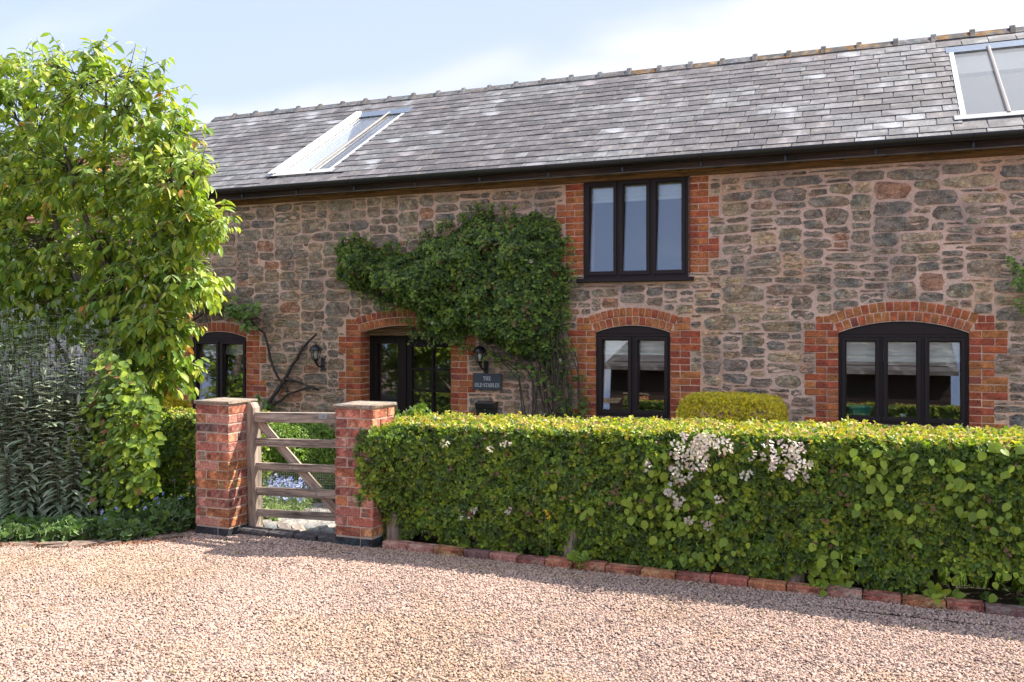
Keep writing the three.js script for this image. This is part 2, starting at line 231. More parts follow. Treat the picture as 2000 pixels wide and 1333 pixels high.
// ---------------------------------------------------------------- the house
const house = thing('stone_house', 'long stone house with brick window surrounds and grey slate roof', 'house');
const HX0 = -10.9, HX1 = 3.6, WT = 3.29, FLOOR = -0.47;
const openings = [
  { id: 'W1', x0: -8.961, x1: -8.02, y0: 0.44, spring: 1.49, apex: 1.574, rings: 1, ringH: 0.125, n: 2, top: 2, arch: true },
  { id: 'D', x0: -6.224, x1: -4.937, y0: FLOOR, spring: 1.566, apex: 1.656, rings: 2, ringH: 0.1, door: true, arch: true },
  { id: 'W2', x0: -3.102, x1: -2.236, y0: 0.62, spring: 1.573, apex: 1.653, rings: 2, ringH: 0.1, n: 2, arch: true },
  { id: 'W3', x0: -3.243, x1: -2.037, y0: 2.187, spring: WT + 0.05, apex: WT + 0.05, n: 3 },
  { id: 'W4', x0: -0.496, x1: 0.715, y0: 0.645, spring: 1.575, apex: 1.692, rings: 2, ringH: 0.1, n: 3, arch: true },
];
for (const o of openings) if (o.arch) { const h = o.apex - o.spring, w = (o.x1 - o.x0) / 2; o.R = (w * w + h * h) / (2 * h); o.cx = (o.x0 + o.x1) / 2; o.cy = o.apex - o.R; o.half = Math.asin(w / o.R); }
function openingPath(o, path, inset = 0) {
  path.moveTo(o.x0 + inset, o.y0 + inset); path.lineTo(o.x1 - inset, o.y0 + inset);
  if (o.arch) { const R = o.R - inset, a = Math.asin(((o.x1 - o.x0) / 2 - inset) / R); for (let k = 0; k <= 12; k++) { const t = a - 2 * a * k / 12; path.lineTo(o.cx + R * Math.sin(t), o.cy + R * Math.cos(t)); } } else { path.lineTo(o.x1 - inset, Math.min(o.spring, WT + 0.2) - inset); path.lineTo(o.x0 + inset, Math.min(o.spring, WT + 0.2) - inset); }
  path.closePath(); return path;
}
let wall;
{
  const s = new THREE.Shape(); s.moveTo(HX0, FLOOR - 0.2); s.lineTo(HX1, FLOOR - 0.2); s.lineTo(HX1, 3.4); s.lineTo(HX0, 3.4); s.closePath();
  for (const o of openings) s.holes.push(openingPath(o, new THREE.Path()));
  const g = new THREE.ExtrudeGeometry(s, { depth: 0.42, bevelEnabled: false }); g.translate(0, 0, -0.42);
  wall = obj('wall', g, mMortar, house);
  wall.userData.label = 'front wall of grey rubble stone in pink mortar';
}
// --- brick surrounds
const blocked = [];                                                       // rectangles and arch sectors the rubble keeps out of
const brickRnd = mulberry(77);
const bw = 0.215, bh = 0.065, hd = 0.102, j = 0.01, pitch = 0.075;
const brickGeoCache = new Map();
function brickGeo(w, h, d, variant) { const k = [w.toFixed(3), h.toFixed(3), d.toFixed(3), variant].join(); if (!brickGeoCache.has(k)) { const r = mulberry(variant * 91 + Math.round(w * 1000)); brickGeoCache.set(k, shiftUV(chamferBox(w, h, d, 0.004, r, 0.005), r() * 3, r() * 3)); } return brickGeoCache.get(k); }
function layBrick(parent, x, y, w, h, d, rot = 0, mats = brickMats, zFront = 0.007, rnd = brickRnd) {
  const m = new THREE.Mesh(brickGeo(w, h, d, Math.floor(rnd() * 4)), mats[rnd() < 0.86 ? Math.floor(rnd() * 5) : Math.floor(rnd() * 6)]);
  m.name = 'brick'; m.castShadow = m.receiveShadow = true; m.position.set(x, y, zFront - d / 2 + (rnd() - 0.5) * 0.005); m.rotation.z = rot + (rnd() - 0.5) * 0.008; parent.add(m); return m;
}
for (const o of openings) {
  const s = sub('brick_surround', house); s.userData.label = { W1: 'brick arch and quoins round the window behind the tree', D: 'brick arch and quoins round the doorway', W2: 'brick arch and quoins round the two-light window', W3: 'brick quoins beside the upper window', W4: 'brick arch and quoins round the wide window' }[o.id];
  const depth = o.door ? 0.21 : 0.1, yStart = o.id === 'W3' ? 2.19 : o.door ? FLOOR : 0.32;
  const ringTot = o.rings ? o.rings * (o.ringH + (o.rings > 1 ? 0 : 0)) : 0;
  const yEnd = o.arch ? o.spring + ringTot * 0.88 : WT - 0.01;
  const rows = Math.floor((yEnd - yStart) / pitch + 0.15);
  for (const side of [-1, 1]) {
    const edge = side < 0 ? o.x0 : o.x1;
    for (let r = 0; r < rows; r++) {
      const y = yEnd - (r + 0.5) * pitch, up = y - (o.arch ? o.spring : 1e9);
      const wide = Math.floor((r + (o.id === 'W4' || o.id === 'W2' ? 1 : 0) + (side > 0 ? 0 : 0)) / 3) % 2 === 1;
      let inner = 0, out = wide ? bw + j + hd : bw;
      if (up > -0.01 && o.arch) { inner = (up + 0.02) * Math.tan(o.half) + 0.012; out = bw; }
      const ext = 0.004;                                                   // into the opening
      const segs = [];
      const w = out - inner;
      if (up > -0.01 && o.arch) { if (r % 2) segs.push([inner, out]); else segs.push([inner, inner + (w - j) * 0.47], [inner + (w - j) * 0.47 + j, out]); }
      else if (wide) { if (r % 2) segs.push([-ext, bw], [bw + j, out]); else segs.push([-ext, hd], [hd + j, out]); }
      else if (r % 2) segs.push([-ext, hd], [hd + j, out]); else segs.push([-ext, out]);
      for (const [a, b] of segs) layBrick(s, edge + side * (a + b) / 2, y + (brickRnd() - 0.5) * 0.004, b - a, bh, depth);
      blocked.push([Math.min(edge + side * out, edge), Math.max(edge + side * out, edge), y - pitch / 2, y + pitch / 2]);
    }
  }
  blocked.push([o.x0, o.x1, o.y0 - (o.door ? 0 : 0.055), o.arch ? o.spring : 9]);
  if (o.arch) {
    for (let k = 0; k < o.rings; k++) {
      const R = o.R + o.ringH * (k + 0.5) + 0.003, arc = 2 * o.half * R + (k ? 0.03 : 0), n = Math.round(arc / 0.076), a0 = arc / R / 2;
      for (let i = 0; i < n; i++) { const t = -a0 + (i + 0.5) * 2 * a0 / n; layBrick(s, o.cx + R * Math.sin(t), o.cy + R * Math.cos(t), 2 * a0 / n * R - j, o.ringH - j, depth, -t); }
    }
    blocked.push({ o, R: o.R + ringTot + 0.012 });
  }
}
const isBlocked = (x, y) => blocked.some((b) => (Array.isArray(b) ? x > b[0] - 0.012 && x < b[1] + 0.012 && y > b[2] - 0.006 && y < b[3] + 0.006 : Math.abs(Math.atan2(x - b.o.cx, y - b.o.cy)) < b.o.half + 0.03 && Math.hypot(x - b.o.cx, y - b.o.cy) < b.R && y > b.o.spring - 0.1));
// --- rubble stones, packed on a fine grid
const eyeScale = (x, y, z) => { const dx = x - camera.position.x, dz = z - camera.position.z; return 1767 / (-Math.sin(0.3962) * dx - Math.cos(0.3962) * dz); };
{
  const rnd = mulberry(5), cw = 0.042, ch = 0.0385, X0 = HX0 + 0.02, Y0 = FLOOR, nx = Math.floor((HX1 - X0) / cw), ny = Math.floor((WT - 0.01 - Y0) / ch);
  const grid = new Uint8Array(nx * ny), ids = new Int32Array(nx * ny);
  for (let b = 0; b < ny; b++) for (let a = 0; a < nx; a++) if (isBlocked(X0 + (a + 0.5) * cw, Y0 + (b + 0.5) * ch)) grid[b * nx + a] = 1;
  const free = (a, b, w, h) => { if (a + w > nx || b + h > ny) return false; for (let y = b; y < b + h; y++) for (let x = a; x < a + w; x++) if (grid[y * nx + x]) return false; return true; };
  const list = [];
  const pick = (t) => { let s = 0; const r = rnd(); for (const [v, p] of t) { s += p; if (r < s) return v; } return t[0][0]; };
  for (let b = 0; b < ny; b++) for (let a = 0; a < nx; a++) {
    if (grid[b * nx + a]) continue;
    const x = X0 + a * cw, left = smooth(-3.5, -5.5, x);
    let h = pick(rnd() < left ? [[2, 0.12], [3, 0.40], [4, 0.38], [5, 0.10]] : [[1, 0.12], [2, 0.36], [3, 0.34], [4, 0.15], [5, 0.03]]);
    let w = h === 1 ? 3 + Math.floor(rnd() * 4) : Math.round(h * (1.35 + rnd() * (left > 0.5 ? 1.1 : 2.0)) + 1); w = clamp(w, 3, 13);
    const run = (hh) => { let n = 0; while (n < 14 && free(a + n, b, 1, hh)) n++; return n; };
    while (h > 1 && (!free(a, b, 1, h) || run(h) < h * 1.15)) h--;
    const L = run(h), least = Math.max(2, Math.round(h * 1.1));
    if (L <= 12 && (L <= w || L - w < least)) w = L <= w + 3 ? L : Math.ceil(L / 2); w = Math.min(w, L);
    const jointBelow = (n) => b > 0 && a + n < nx && ids[(b - 1) * nx + a + n - 1] !== ids[(b - 1) * nx + a + n];
    if (w < L && jointBelow(w)) { for (const d of [2, -1, 1, 3]) if (w + d >= least && (L - w - d >= least || w + d === L) && w + d <= L && !jointBelow(w + d)) { w += d; break; } }
    if (w < 1) { grid[b * nx + a] = 1; continue; }
    for (let y = b; y < b + h; y++) for (let q = a; q < a + w; q++) { grid[y * nx + q] = 1; ids[y * nx + q] = 1 + b * nx + a; }
    if (w * h < 2 || (w === 1 && h > 2) || (w * h < 4 && rnd() < 0.35)) continue;           // a pocket of mortar
    list.push([x, Y0 + b * ch, w * cw, h * ch]);
  }
  const warp = (x, y) => (fbm(x * 0.9, y * 1.6, 3, 301) - 0.5) * 0.075 * (isBlocked(x, y) ? 0.2 : 1);
  const cx0 = (x) => x < -4.5;
  const stones = list.map(([x, y, w, h]) => {
    const gap = (0.006 + rnd() * 0.008) * (cx0(x) ? 0.75 : 1.02), n = 14, cx = x + w / 2, cy = y + h / 2, hw = w / 2 - gap, hh = h / 2 - gap * 0.85, e = 4.5 + rnd() * 7, tilt = (rnd() - 0.5) * 0.09 * Math.min(1, 0.12 / w), shear = (rnd() - 0.5) * 0.24, tap = (rnd() - 0.5) * 0.24;
    const Q = [0, 1, 2, 3].map(() => [(rnd() - 0.5) * 0.5 * Math.min(hh, hw), (rnd() - 0.5) * 0.36 * hh]), out = [], raise = 0.002 + rnd() * 0.012, P = [], U = [], I = [], du = rnd() * 4, dv = rnd() * 4;
    for (let k = 0; k < n; k++) {
      const q = (k + 0.5 * (rnd() - 0.5)) / n * Math.PI * 2, c = Math.cos(q), s = Math.sin(q), r = Math.pow(Math.pow(Math.abs(c), e) + Math.pow(Math.abs(s), e), -1 / e);
      let px = c * r, py = s * r; px += py * shear * hh / Math.max(hw, 0.02); py *= 1 + tap * px;
      const ro = (rnd() - 0.5) * 0.017 - (rnd() < 0.12 ? 0.012 : 0); const ux = (clamp(px, -1, 1) + 1) / 2, uy = (clamp(py, -1, 1) + 1) / 2, bx = mix(mix(Q[0][0], Q[1][0], ux), mix(Q[2][0], Q[3][0], ux), uy), by = mix(mix(Q[0][1], Q[1][1], ux), mix(Q[2][1], Q[3][1], ux), uy); out.push([px * (hw + ro) + bx * 0.5, py * (hh + ro * 0.7) + px * hw * tilt + by * 0.6]);
    }
    const add = (sx, sy, k, z) => { const X = cx + sx * k, Y = cy + sy * k; P.push(X, Y + warp(X, Y), z); U.push(X + du, Y + dv); };
    for (const [a, b] of out) add(a, b, 1, -0.012);
    for (const [a, b] of out) add(a, b, 0.965, raise + (rnd() - 0.5) * 0.006);
    for (const [a, b] of out) add(a, b, 0.5 + (rnd() - 0.5) * 0.2, raise + (rnd() - 0.5) * 0.014);
    add(0, 0, 0, raise + (rnd() - 0.5) * 0.012);
    for (let r = 0; r < 2; r++) for (let k = 0; k < n; k++) { const a = r * n + k, b = r * n + (k + 1) % n; I.push(a, b, a + n, b, b + n, a + n); }
    for (let k = 0; k < n; k++) I.push(2 * n + k, 2 * n + (k + 1) % n, 3 * n);
    let g = new THREE.BufferGeometry(); g.setAttribute('position', new THREE.Float32BufferAttribute(P, 3)); g.setAttribute('uv', new THREE.Float32BufferAttribute(U, 2)); g.setIndex(I);
    g = toCreasedNormals(g, 0.28);
    const left = smooth(-3, -6, cx), m = rnd() < 0.1 ? (rnd() < 0.5 ? 6 : 3) : rnd() < 0.14 ? (cx < -3 ? 2 : 7) : [0, 1, 2, 4, 5, 1, 0][Math.floor(rnd() * 7)];
    const sc = eyeScale(cx, cy, 0), seen = cx > -8.95 && cx < 1.25 ? 1 : 0;
    return { g, m, area: w * h * sc * sc * seen };
  });
  stones.sort((a, b) => b.area - a.area);
  stones.slice(0, 300).forEach((s) => obj('stone', s.g, stoneMats[s.m], wall));
  stoneMats.forEach((m, k) => { const rest = stones.slice(300).filter((s) => s.m === k); if (rest.length) stuff(obj('small_stone', rest.map((s) => s.g), m, wall)); });
}
// --- the rest of the shell
{
  const back = -5.62, ridgeY = 5.24, gable = (x0, x1, yb = FLOOR - 0.2) => { const s = new THREE.Shape(); s.moveTo(0.42, yb); s.lineTo(-back, yb); s.lineTo(-back, 3.38); s.lineTo(2.81, ridgeY - 0.12); s.lineTo(0.42, 3.42); s.closePath(); const g = new THREE.ExtrudeGeometry(s, { depth: x1 - x0, bevelEnabled: false }); g.rotateY(Math.PI / 2); g.translate(x0, 0, 0); return g; };
  obj('gable_wall', gable(HX0 + 0.003, HX0 + 0.4), mMortar, house); obj('gable_wall', gable(HX1 - 0.4, HX1 - 0.003), mMortar, house);
  obj('back_wall', box(HX0 + 0.4, HX1 - 0.4, FLOOR - 0.2, 3.38, back, back + 0.4), mMortar, house);
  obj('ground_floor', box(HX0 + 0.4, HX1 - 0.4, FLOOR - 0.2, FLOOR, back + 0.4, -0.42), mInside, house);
  obj('upper_floor', box(HX0 + 0.4, HX1 - 0.4, 1.86, 2.05, back + 0.4, -0.425), mPlaster, house);
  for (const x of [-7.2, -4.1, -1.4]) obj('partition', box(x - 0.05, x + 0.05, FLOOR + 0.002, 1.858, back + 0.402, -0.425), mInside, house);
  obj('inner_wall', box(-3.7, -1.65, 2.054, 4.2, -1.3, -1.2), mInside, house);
  for (const x of [-9.4, -5.9, -3.75, -1.6, 0.2]) { const p = obj('partition', gable(x - 0.04, x + 0.04, 2.052), mPlaster, house); p.scale.y = 1; }
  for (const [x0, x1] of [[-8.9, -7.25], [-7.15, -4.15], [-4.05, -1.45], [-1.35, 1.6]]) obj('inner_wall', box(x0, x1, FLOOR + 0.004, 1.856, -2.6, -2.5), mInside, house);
}
// --- windows
const TILT = 3 * Math.PI / 180;
function frameGeo(x0, x1, y0, y1, w, z0, z1, wt = w, wb = w) { return [box(x0, x0 + w, y0, y1, z0, z1), box(x1 - w, x1, y0, y1, z0, z1), box(x0 + w, x1 - w, y1 - wt, y1, z0, z1 - 0.001), box(x0 + w, x1 - w, y0, y0 + wb, z0, z1 - 0.001)]; }
function pane(parent, x0, x1, y0, y1, z, tilt = TILT) { const g = new THREE.PlaneGeometry(x1 - x0, y1 - y0); const m = obj('pane', g, mGlass, parent); m.position.set((x0 + x1) / 2, (y0 + y1) / 2, z); m.rotation.x = -tilt; const n = obj('inner_pane', g, mGlass, parent); n.position.copy(m.position); n.position.z -= 0.022; n.rotation.x = -tilt; return m; }
const winLabels = { W1: 'two-light arched window beside the tree', W2: 'two-light arched window below the upper window', W3: 'three-light upper window under the eaves', W4: 'wide three-light arched window' };
const blindDrop = { W1: 0.14, W2: 0.16, W3: 0.17, W4: 0.205 };
for (const o of openings) {
  if (o.door) continue;
  const w = sub('window', house); w.userData.label = winLabels[o.id];
  const zf = o.id === 'W3' ? 0.012 : -0.022, top = o.arch ? o.spring - 0.012 : WT + 0.02, e = 0.003, x0 = o.x0 + e, x1 = o.x1 - e, y0 = o.y0 + 0.002;
  const n = o.n, fw = 0.03, mw = 0.05, W0 = x1 - x0 - 2 * fw - (n - 1) * mw * 0.5;
  obj('frame', [...frameGeo(x0, x1, y0, top, fw, zf - 0.08, zf), ...Array.from({ length: n - 1 }, (_, k) => { const c = x0 + fw + (k + 1) * (x1 - x0 - 2 * fw) / n; return box(c - 0.016, c + 0.016, y0 + fw, top - fw, zf - 0.078, zf - 0.004); })], mFrame, w);
  if (o.arch) {
    const s = new THREE.Shape(), a = Math.asin((o.x1 - o.x0) / 2 / o.R) - 0.002; s.moveTo(x0, top + 0.002);
    s.lineTo(x1, top + 0.002); for (let k = 0; k <= 14; k++) { const t = a - 2 * a * k / 14; s.lineTo(o.cx + (o.R - 0.003) * Math.sin(t), o.cy + (o.R - 0.003) * Math.cos(t)); } s.closePath();
    const g = new THREE.ExtrudeGeometry(s, { depth: 0.05, bevelEnabled: false }); g.translate(0, 0, zf - 0.046); obj('arch_panel', g, mFrame, w);
  }
  const cell = (x1 - x0 - 2 * fw) / n;
  for (let k = 0; k < n; k++) {
    const a = x0 + fw + k * cell + (k ? 0.018 : 0.003), b = x0 + fw + (k + 1) * cell - (k < n - 1 ? 0.018 : 0.003), c0 = y0 + fw + 0.004, c1 = top - fw - 0.004, cf = 0.035;
    const L = (d) => d;
    obj('casement', [...frameGeo(a, b, c0, c1, cf, zf - 0.06, zf + 0.012, cf, cf + 0.006), ...frameGeo(a + cf, b - cf, c0 + cf + 0.006, c1 - cf, 0.008, zf - 0.055, zf - 0.012)], mFrame, w);
    const hgt = c1 - c0 - 2 * cf; pane(w, a + cf + 0.001, b - cf - 0.001, c0 + cf - 0.002, c1 - cf - 0.001, zf - 0.034, 0.058);
    for (const fy of [0.22, 0.78]) if ((k === 0 || k === n - 1) && n > 1) { const hx = k === 0 ? a - 0.002 : b + 0.002; obj('hinge', box(hx - 0.004, hx + 0.004, mix(c0, c1, fy) - 0.03, mix(c0, c1, fy) + 0.03, zf, zf + 0.014), mFrame, w); }
  }
  if (o.id !== 'W1') { const g = chamferBox(x1 - x0 + 0.13, 0.045, 0.15, 0.006); const m = obj('sill', g, mFrame, w); m.position.set((x0 + x1) / 2, o.y0 - 0.0245, 0.01); }
  // blind: soft roman blind behind the glass
  const bt = top - fw, bb = bt - fw - blindDrop[o.id] - 0.02, rows = 7, P = new THREE.PlaneGeometry(x1 - x0 - 0.1, bt - bb, 1, 24); const pp = P.attributes.position; for (let i = 0; i < pp.count; i++) pp.setZ(i, 0.012 * Math.sin(pp.getY(i) * 95) * (pp.getY(i) < 0 ? 1 : 0.3)); P.computeVertexNormals();
  const bl = obj('blind', P, mBlind, w); bl.position.set((x0 + x1) / 2, (bt + bb) / 2, zf - 0.115);
}
// --- the door
{
  const o = openings[1], d = sub('door', house); d.userData.label = 'dark glazed front door with side light'; const zf = -0.20, top = 1.525, y0 = FLOOR + 0.002, x0 = o.x0 + 0.012, x1 = o.x1 - 0.003, xm = -5.715;
  obj('frame', [...frameGeo(x0, x1, y0, top, 0.05, zf - 0.09, zf), box(xm - 0.035, xm + 0.035, y0 + 0.05, top - 0.05, zf - 0.088, zf - 0.002)], mDoor, d);
  obj('side_light', frameGeo(x0 + 0.052, xm - 0.037, y0 + 0.052, top - 0.052, 0.05, zf - 0.07, zf - 0.012), mDoor, d);
  pane(d, x0 + 0.104, xm - 0.089, y0 + 0.104, top - 0.104, zf - 0.045, 0.012);
  const lx0 = xm + 0.037, lx1 = x1 - 0.052, cols = [-5.60, -5.30, -5.275, -5.0], gx0 = lx0 + 0.075, gx1 = lx1 - 0.02, rows = [0.56, 0.83, 1.105, 1.385];
  const parts = [box(lx0, gx0, y0 + 0.052, top - 0.052, zf - 0.07, zf - 0.015), box(gx1, lx1, y0 + 0.052, top - 0.052, zf - 0.07, zf - 0.015), box(gx0, gx1, rows[3], top - 0.052, zf - 0.07, zf - 0.016), box(gx0, gx1, y0 + 0.052, rows[0] - 0.06, zf - 0.06, zf - 0.03), box(gx0, gx1, rows[0] - 0.1, rows[0], zf - 0.07, zf - 0.016)];
  const gm = (gx0 + gx1) / 2; parts.push(box(gm - 0.014, gm + 0.014, rows[0], rows[3], zf - 0.065, zf - 0.018)); for (const r of [rows[1], rows[2]]) parts.push(box(gx0, gm - 0.014, r - 0.013, r + 0.013, zf - 0.064, zf - 0.019), box(gm + 0.014, gx1, r - 0.013, r + 0.013, zf - 0.064, zf - 0.019));
  obj('leaf', parts, mDoor, d); obj('weather_bar', box(lx0 + 0.01, lx1 - 0.01, rows[0] - 0.14, rows[0] - 0.105, zf - 0.03, zf + 0.02), mDoor, d);
  for (let r = 0; r < 3; r++) for (const [a, b] of [[gx0, gm - 0.014], [gm + 0.014, gx1]]) pane(d, a, b, rows[r] + (r ? 0.013 : 0), rows[r + 1] - (r < 2 ? 0.013 : 0), zf - 0.045, 0.05 + r * 0.004);
  obj('handle', [box(lx0 + 0.02, lx0 + 0.05, 0.47, 0.62, zf - 0.016, zf - 0.008), tube([[lx0 + 0.035, 0.57, zf - 0.01, 0.008], [lx0 + 0.035, 0.57, zf + 0.035, 0.008], [lx0 + 0.05, 0.57, zf + 0.04, 0.008], [lx0 + 0.13, 0.57, zf + 0.04, 0.007]], 8)], mBlack, d);
  const s = new THREE.Shape(), a = o.half - 0.004; s.moveTo(o.x0 + 0.006, top + 0.003); s.lineTo(o.x1 - 0.006, top + 0.003); for (let k = 0; k <= 14; k++) { const t = a - 2 * a * k / 14; s.lineTo(o.cx + (o.R - 0.006) * Math.sin(t), o.cy + (o.R - 0.006) * Math.cos(t)); } s.closePath();
  const g = new THREE.ExtrudeGeometry(s, { depth: 0.2, bevelEnabled: false }); g.translate(0, 0, zf - 0.12); obj('timber_lintel', g, mLintel, d);
}
// --- roof
const PITCH = Math.atan(0.6), SL = 3.08 / Math.cos(PITCH);
const lights2 = [{ x0: -7.66, x1: -6.75, t0: 0.46, t1: 2.94, bars: [-7.06], label: 'narrow white-framed roof light towards the tree' }, { x0: 0.65, x1: 2.35, t0: 0.53, t1: 3.05, bars: [1.075, 1.5, 1.925], label: 'wide roof light at the picture edge' }];
const roofFrame = (o) => { o.position.set(0, 3.43, 0.27); o.rotation.x = -(Math.PI / 2 - PITCH); return o; };
let roof;
{
  const s = new THREE.Shape(); s.moveTo(HX0 - 0.08, 0); s.lineTo(HX1 + 0.1, 0); s.lineTo(HX1 + 0.1, SL); s.lineTo(HX0 - 0.08, SL); s.closePath();
  for (const l of lights2) { const h = new THREE.Path(); h.moveTo(l.x0, l.t0); h.lineTo(l.x1, l.t0); h.lineTo(l.x1, l.t1); h.lineTo(l.x0, l.t1); h.closePath(); s.holes.push(h); }
  const g = new THREE.ExtrudeGeometry(s, { depth: 0.09, bevelEnabled: false }); g.translate(0, 0, -0.09);
  roof = roofFrame(obj('roof', g, slateMats[3], house)); roof.userData.label = 'grey slate roof';
  const rnd = mulberry(23), gauge = 0.199, list = [], rows = 18, geos = [];
  for (let v = 0; v < 14; v++) { const r = mulberry(400 + v); geos.push(shiftUV(chamferBox(1, 0.36, 0.0075, 0.0018, null, 0), r() * 5, r() * 5)); const u = geos[v].attributes.uv; for (let i = 0; i < u.count; i++) u.setX(i, u.getX(i) * 0.3 + v * 0.37); }
  for (let r = 0; r < rows; r++) {
    const t = r * gauge - 0.035; let x = HX0 - 0.1 - (r % 2 ? 0.15 : 0) - rnd() * 0.02;
    while (x < HX1 + 0.1) {
      const w = 0.295 + (rnd() - 0.5) * 0.03; let a = Math.max(x, HX0 - 0.1), b = x + w; x = b;
      let segs = [[a, b]];
      for (const l of lights2) if (t + 0.19 > l.t0 - 0.03 && t < l.t1 - 0.02) segs = segs.flatMap(([p, q]) => (q <= l.x0 || p >= l.x1 ? [[p, q]] : [[p, Math.min(q, l.x0 + 0.012)], [Math.max(p, l.x1 - 0.012), q]].filter(([m, n]) => n - m > 0.015)));
      for (const l of lights2) if (t < l.t0 && t + 0.36 > l.t0) for (const e of [l.x0, l.x1]) segs = segs.flatMap(([p, q]) => (p < e - 0.03 && q > e + 0.03 ? [[p, e], [e, q]] : [[p, q]]));
      for (const [p, q] of segs) if (q - p > 0.015) list.push([p, q, t, r]);
    }
  }
  const made = list.map(([p, q, t, r]) => {
    const w = q - p - 0.009, len = r === rows - 1 ? 0.20 : 0.36, near = lights2.some((l) => p < l.x1 - 0.02 && q > l.x0 + 0.02 && t + 0.36 > l.t0 && t < l.t0);
    const L = near ? 0.2 : len, x = (p + q) / 2, cl = fbm(x * 1.1, t * 1.6, 3, 501) + (r > rows - 5 ? 0.07 : 0), k = rnd();
    let m = cl > 0.56 ? (k < 0.4 ? 5 : k < 0.75 ? 2 : 0) : cl < 0.42 ? (k < 0.5 ? 3 : k < 0.8 ? 1 : 4) : [0, 1, 2, 3, 4, 5, 0, 1, 4][Math.floor(k * 9)];
    return { v: Math.floor(rnd() * 14), m, pos: [x, t + L / 2 + (rnd() - 0.5) * 0.008, 0.0175 * L / 0.36 + 0.003 + rnd() * 0.0025], sc: [w, L / 0.36, 1], rx: -0.043 * 0.36 / Math.max(L, 0.3) + (rnd() - 0.5) * 0.004, rz: (rnd() - 0.5) * 0.014 };
  });
  const score = (s) => { const y = 3.43 + s.pos[1] * Math.sin(PITCH), z = 0.27 - s.pos[1] * Math.cos(PITCH), e = eyeScale(s.pos[0], y, z); return s.pos[0] > 1.35 ? 0 : e * s.sc[0]; };
  made.sort((a, b) => score(b) - score(a));
  const place = (s) => { const m = new THREE.Mesh(geos[s.v], slateMats[s.m]); m.position.set(...s.pos); m.scale.set(...s.sc); m.rotation.set(s.rx, 0, s.rz); m.name = 'slate'; m.castShadow = m.receiveShadow = true; return m; };
  made.slice(0, 300).forEach((s) => roof.add(place(s)));
  slateMats.forEach((mat, k) => { const gs = made.slice(300).filter((s) => s.m === k).map((s) => { const m = place(s); m.updateMatrix(); return geos[s.v].clone().applyMatrix4(m.matrix); }); if (gs.length) stuff(obj('slate_courses', gs, mat, roof)); });
  const ceil = obj('ceiling', box(HX0 + 0.41, HX1 - 0.41, 0, 2.84, -0.02, 0), mPlaster, house); ceil.position.set(0, 3.33, -5.35); ceil.rotation.x = Math.PI / 2 - PITCH;
  // back slope
  const bs = new THREE.BoxGeometry(HX1 - HX0 + 0.18, SL, 0.09); const b = obj('back_slope', boxUV(bs), slateMats[1], house); b.position.set((HX0 + HX1) / 2, 3.43 + SL / 2 * Math.sin(PITCH) - 0.045, -2.815 - SL / 2 * Math.cos(PITCH) - 0.03); b.rotation.x = Math.PI / 2 - PITCH;
  // ridge tiles: an angled tile and a raised collar over each joint
  const prof = (r, th, dz) => { const sh = new THREE.Shape(), k = 0.62; sh.moveTo(-r, -r * k); sh.lineTo(-r * 0.18, -0.01 + dz); sh.quadraticCurveTo(0, 0.02 + dz, r * 0.18, -0.01 + dz); sh.lineTo(r, -r * k); sh.lineTo(r - 0.006, -r * k - th); sh.lineTo(0, -0.02 - th + dz * 0.5); sh.lineTo(-r + 0.006, -r * k - th); sh.closePath(); return sh; };
  const tile = new THREE.ExtrudeGeometry(prof(0.12, 0.014, 0.012), { depth: 0.43, bevelEnabled: true, bevelSize: 0.003, bevelThickness: 0.003, bevelSegments: 1, curveSegments: 4 }); tile.rotateY(Math.PI / 2); boxUV(tile);
  const collar = new THREE.ExtrudeGeometry(prof(0.127, 0.014, 0.042), { depth: 0.055, bevelEnabled: true, bevelSize: 0.004, bevelThickness: 0.004, bevelSegments: 1, curveSegments: 4 }); collar.rotateY(Math.PI / 2); boxUV(collar);
  const ridge = sub('ridge', house); let i = 0;
  for (let x = HX0 - 0.07; x < HX1; x += 0.442, i++) {
    const m = obj('ridge_tile', [shiftUV(tile.clone(), i * 0.71 + 0.2, i * 0.37), shiftUV(collar.clone().translate(0.4, 0, 0), i * 0.3, i * 0.5)], rnd() < smooth(-6, -1, x) * 0.5 + 0.04 ? mRidge : mRidgeGrey, ridge); m.position.set(x, 5.318 + (rnd() - 0.5) * 0.012, -2.81 + (rnd() - 0.5) * 0.01); m.rotation.z = (rnd() - 0.5) * 0.012; m.rotation.x = (rnd() - 0.5) * 0.03;
  }
}
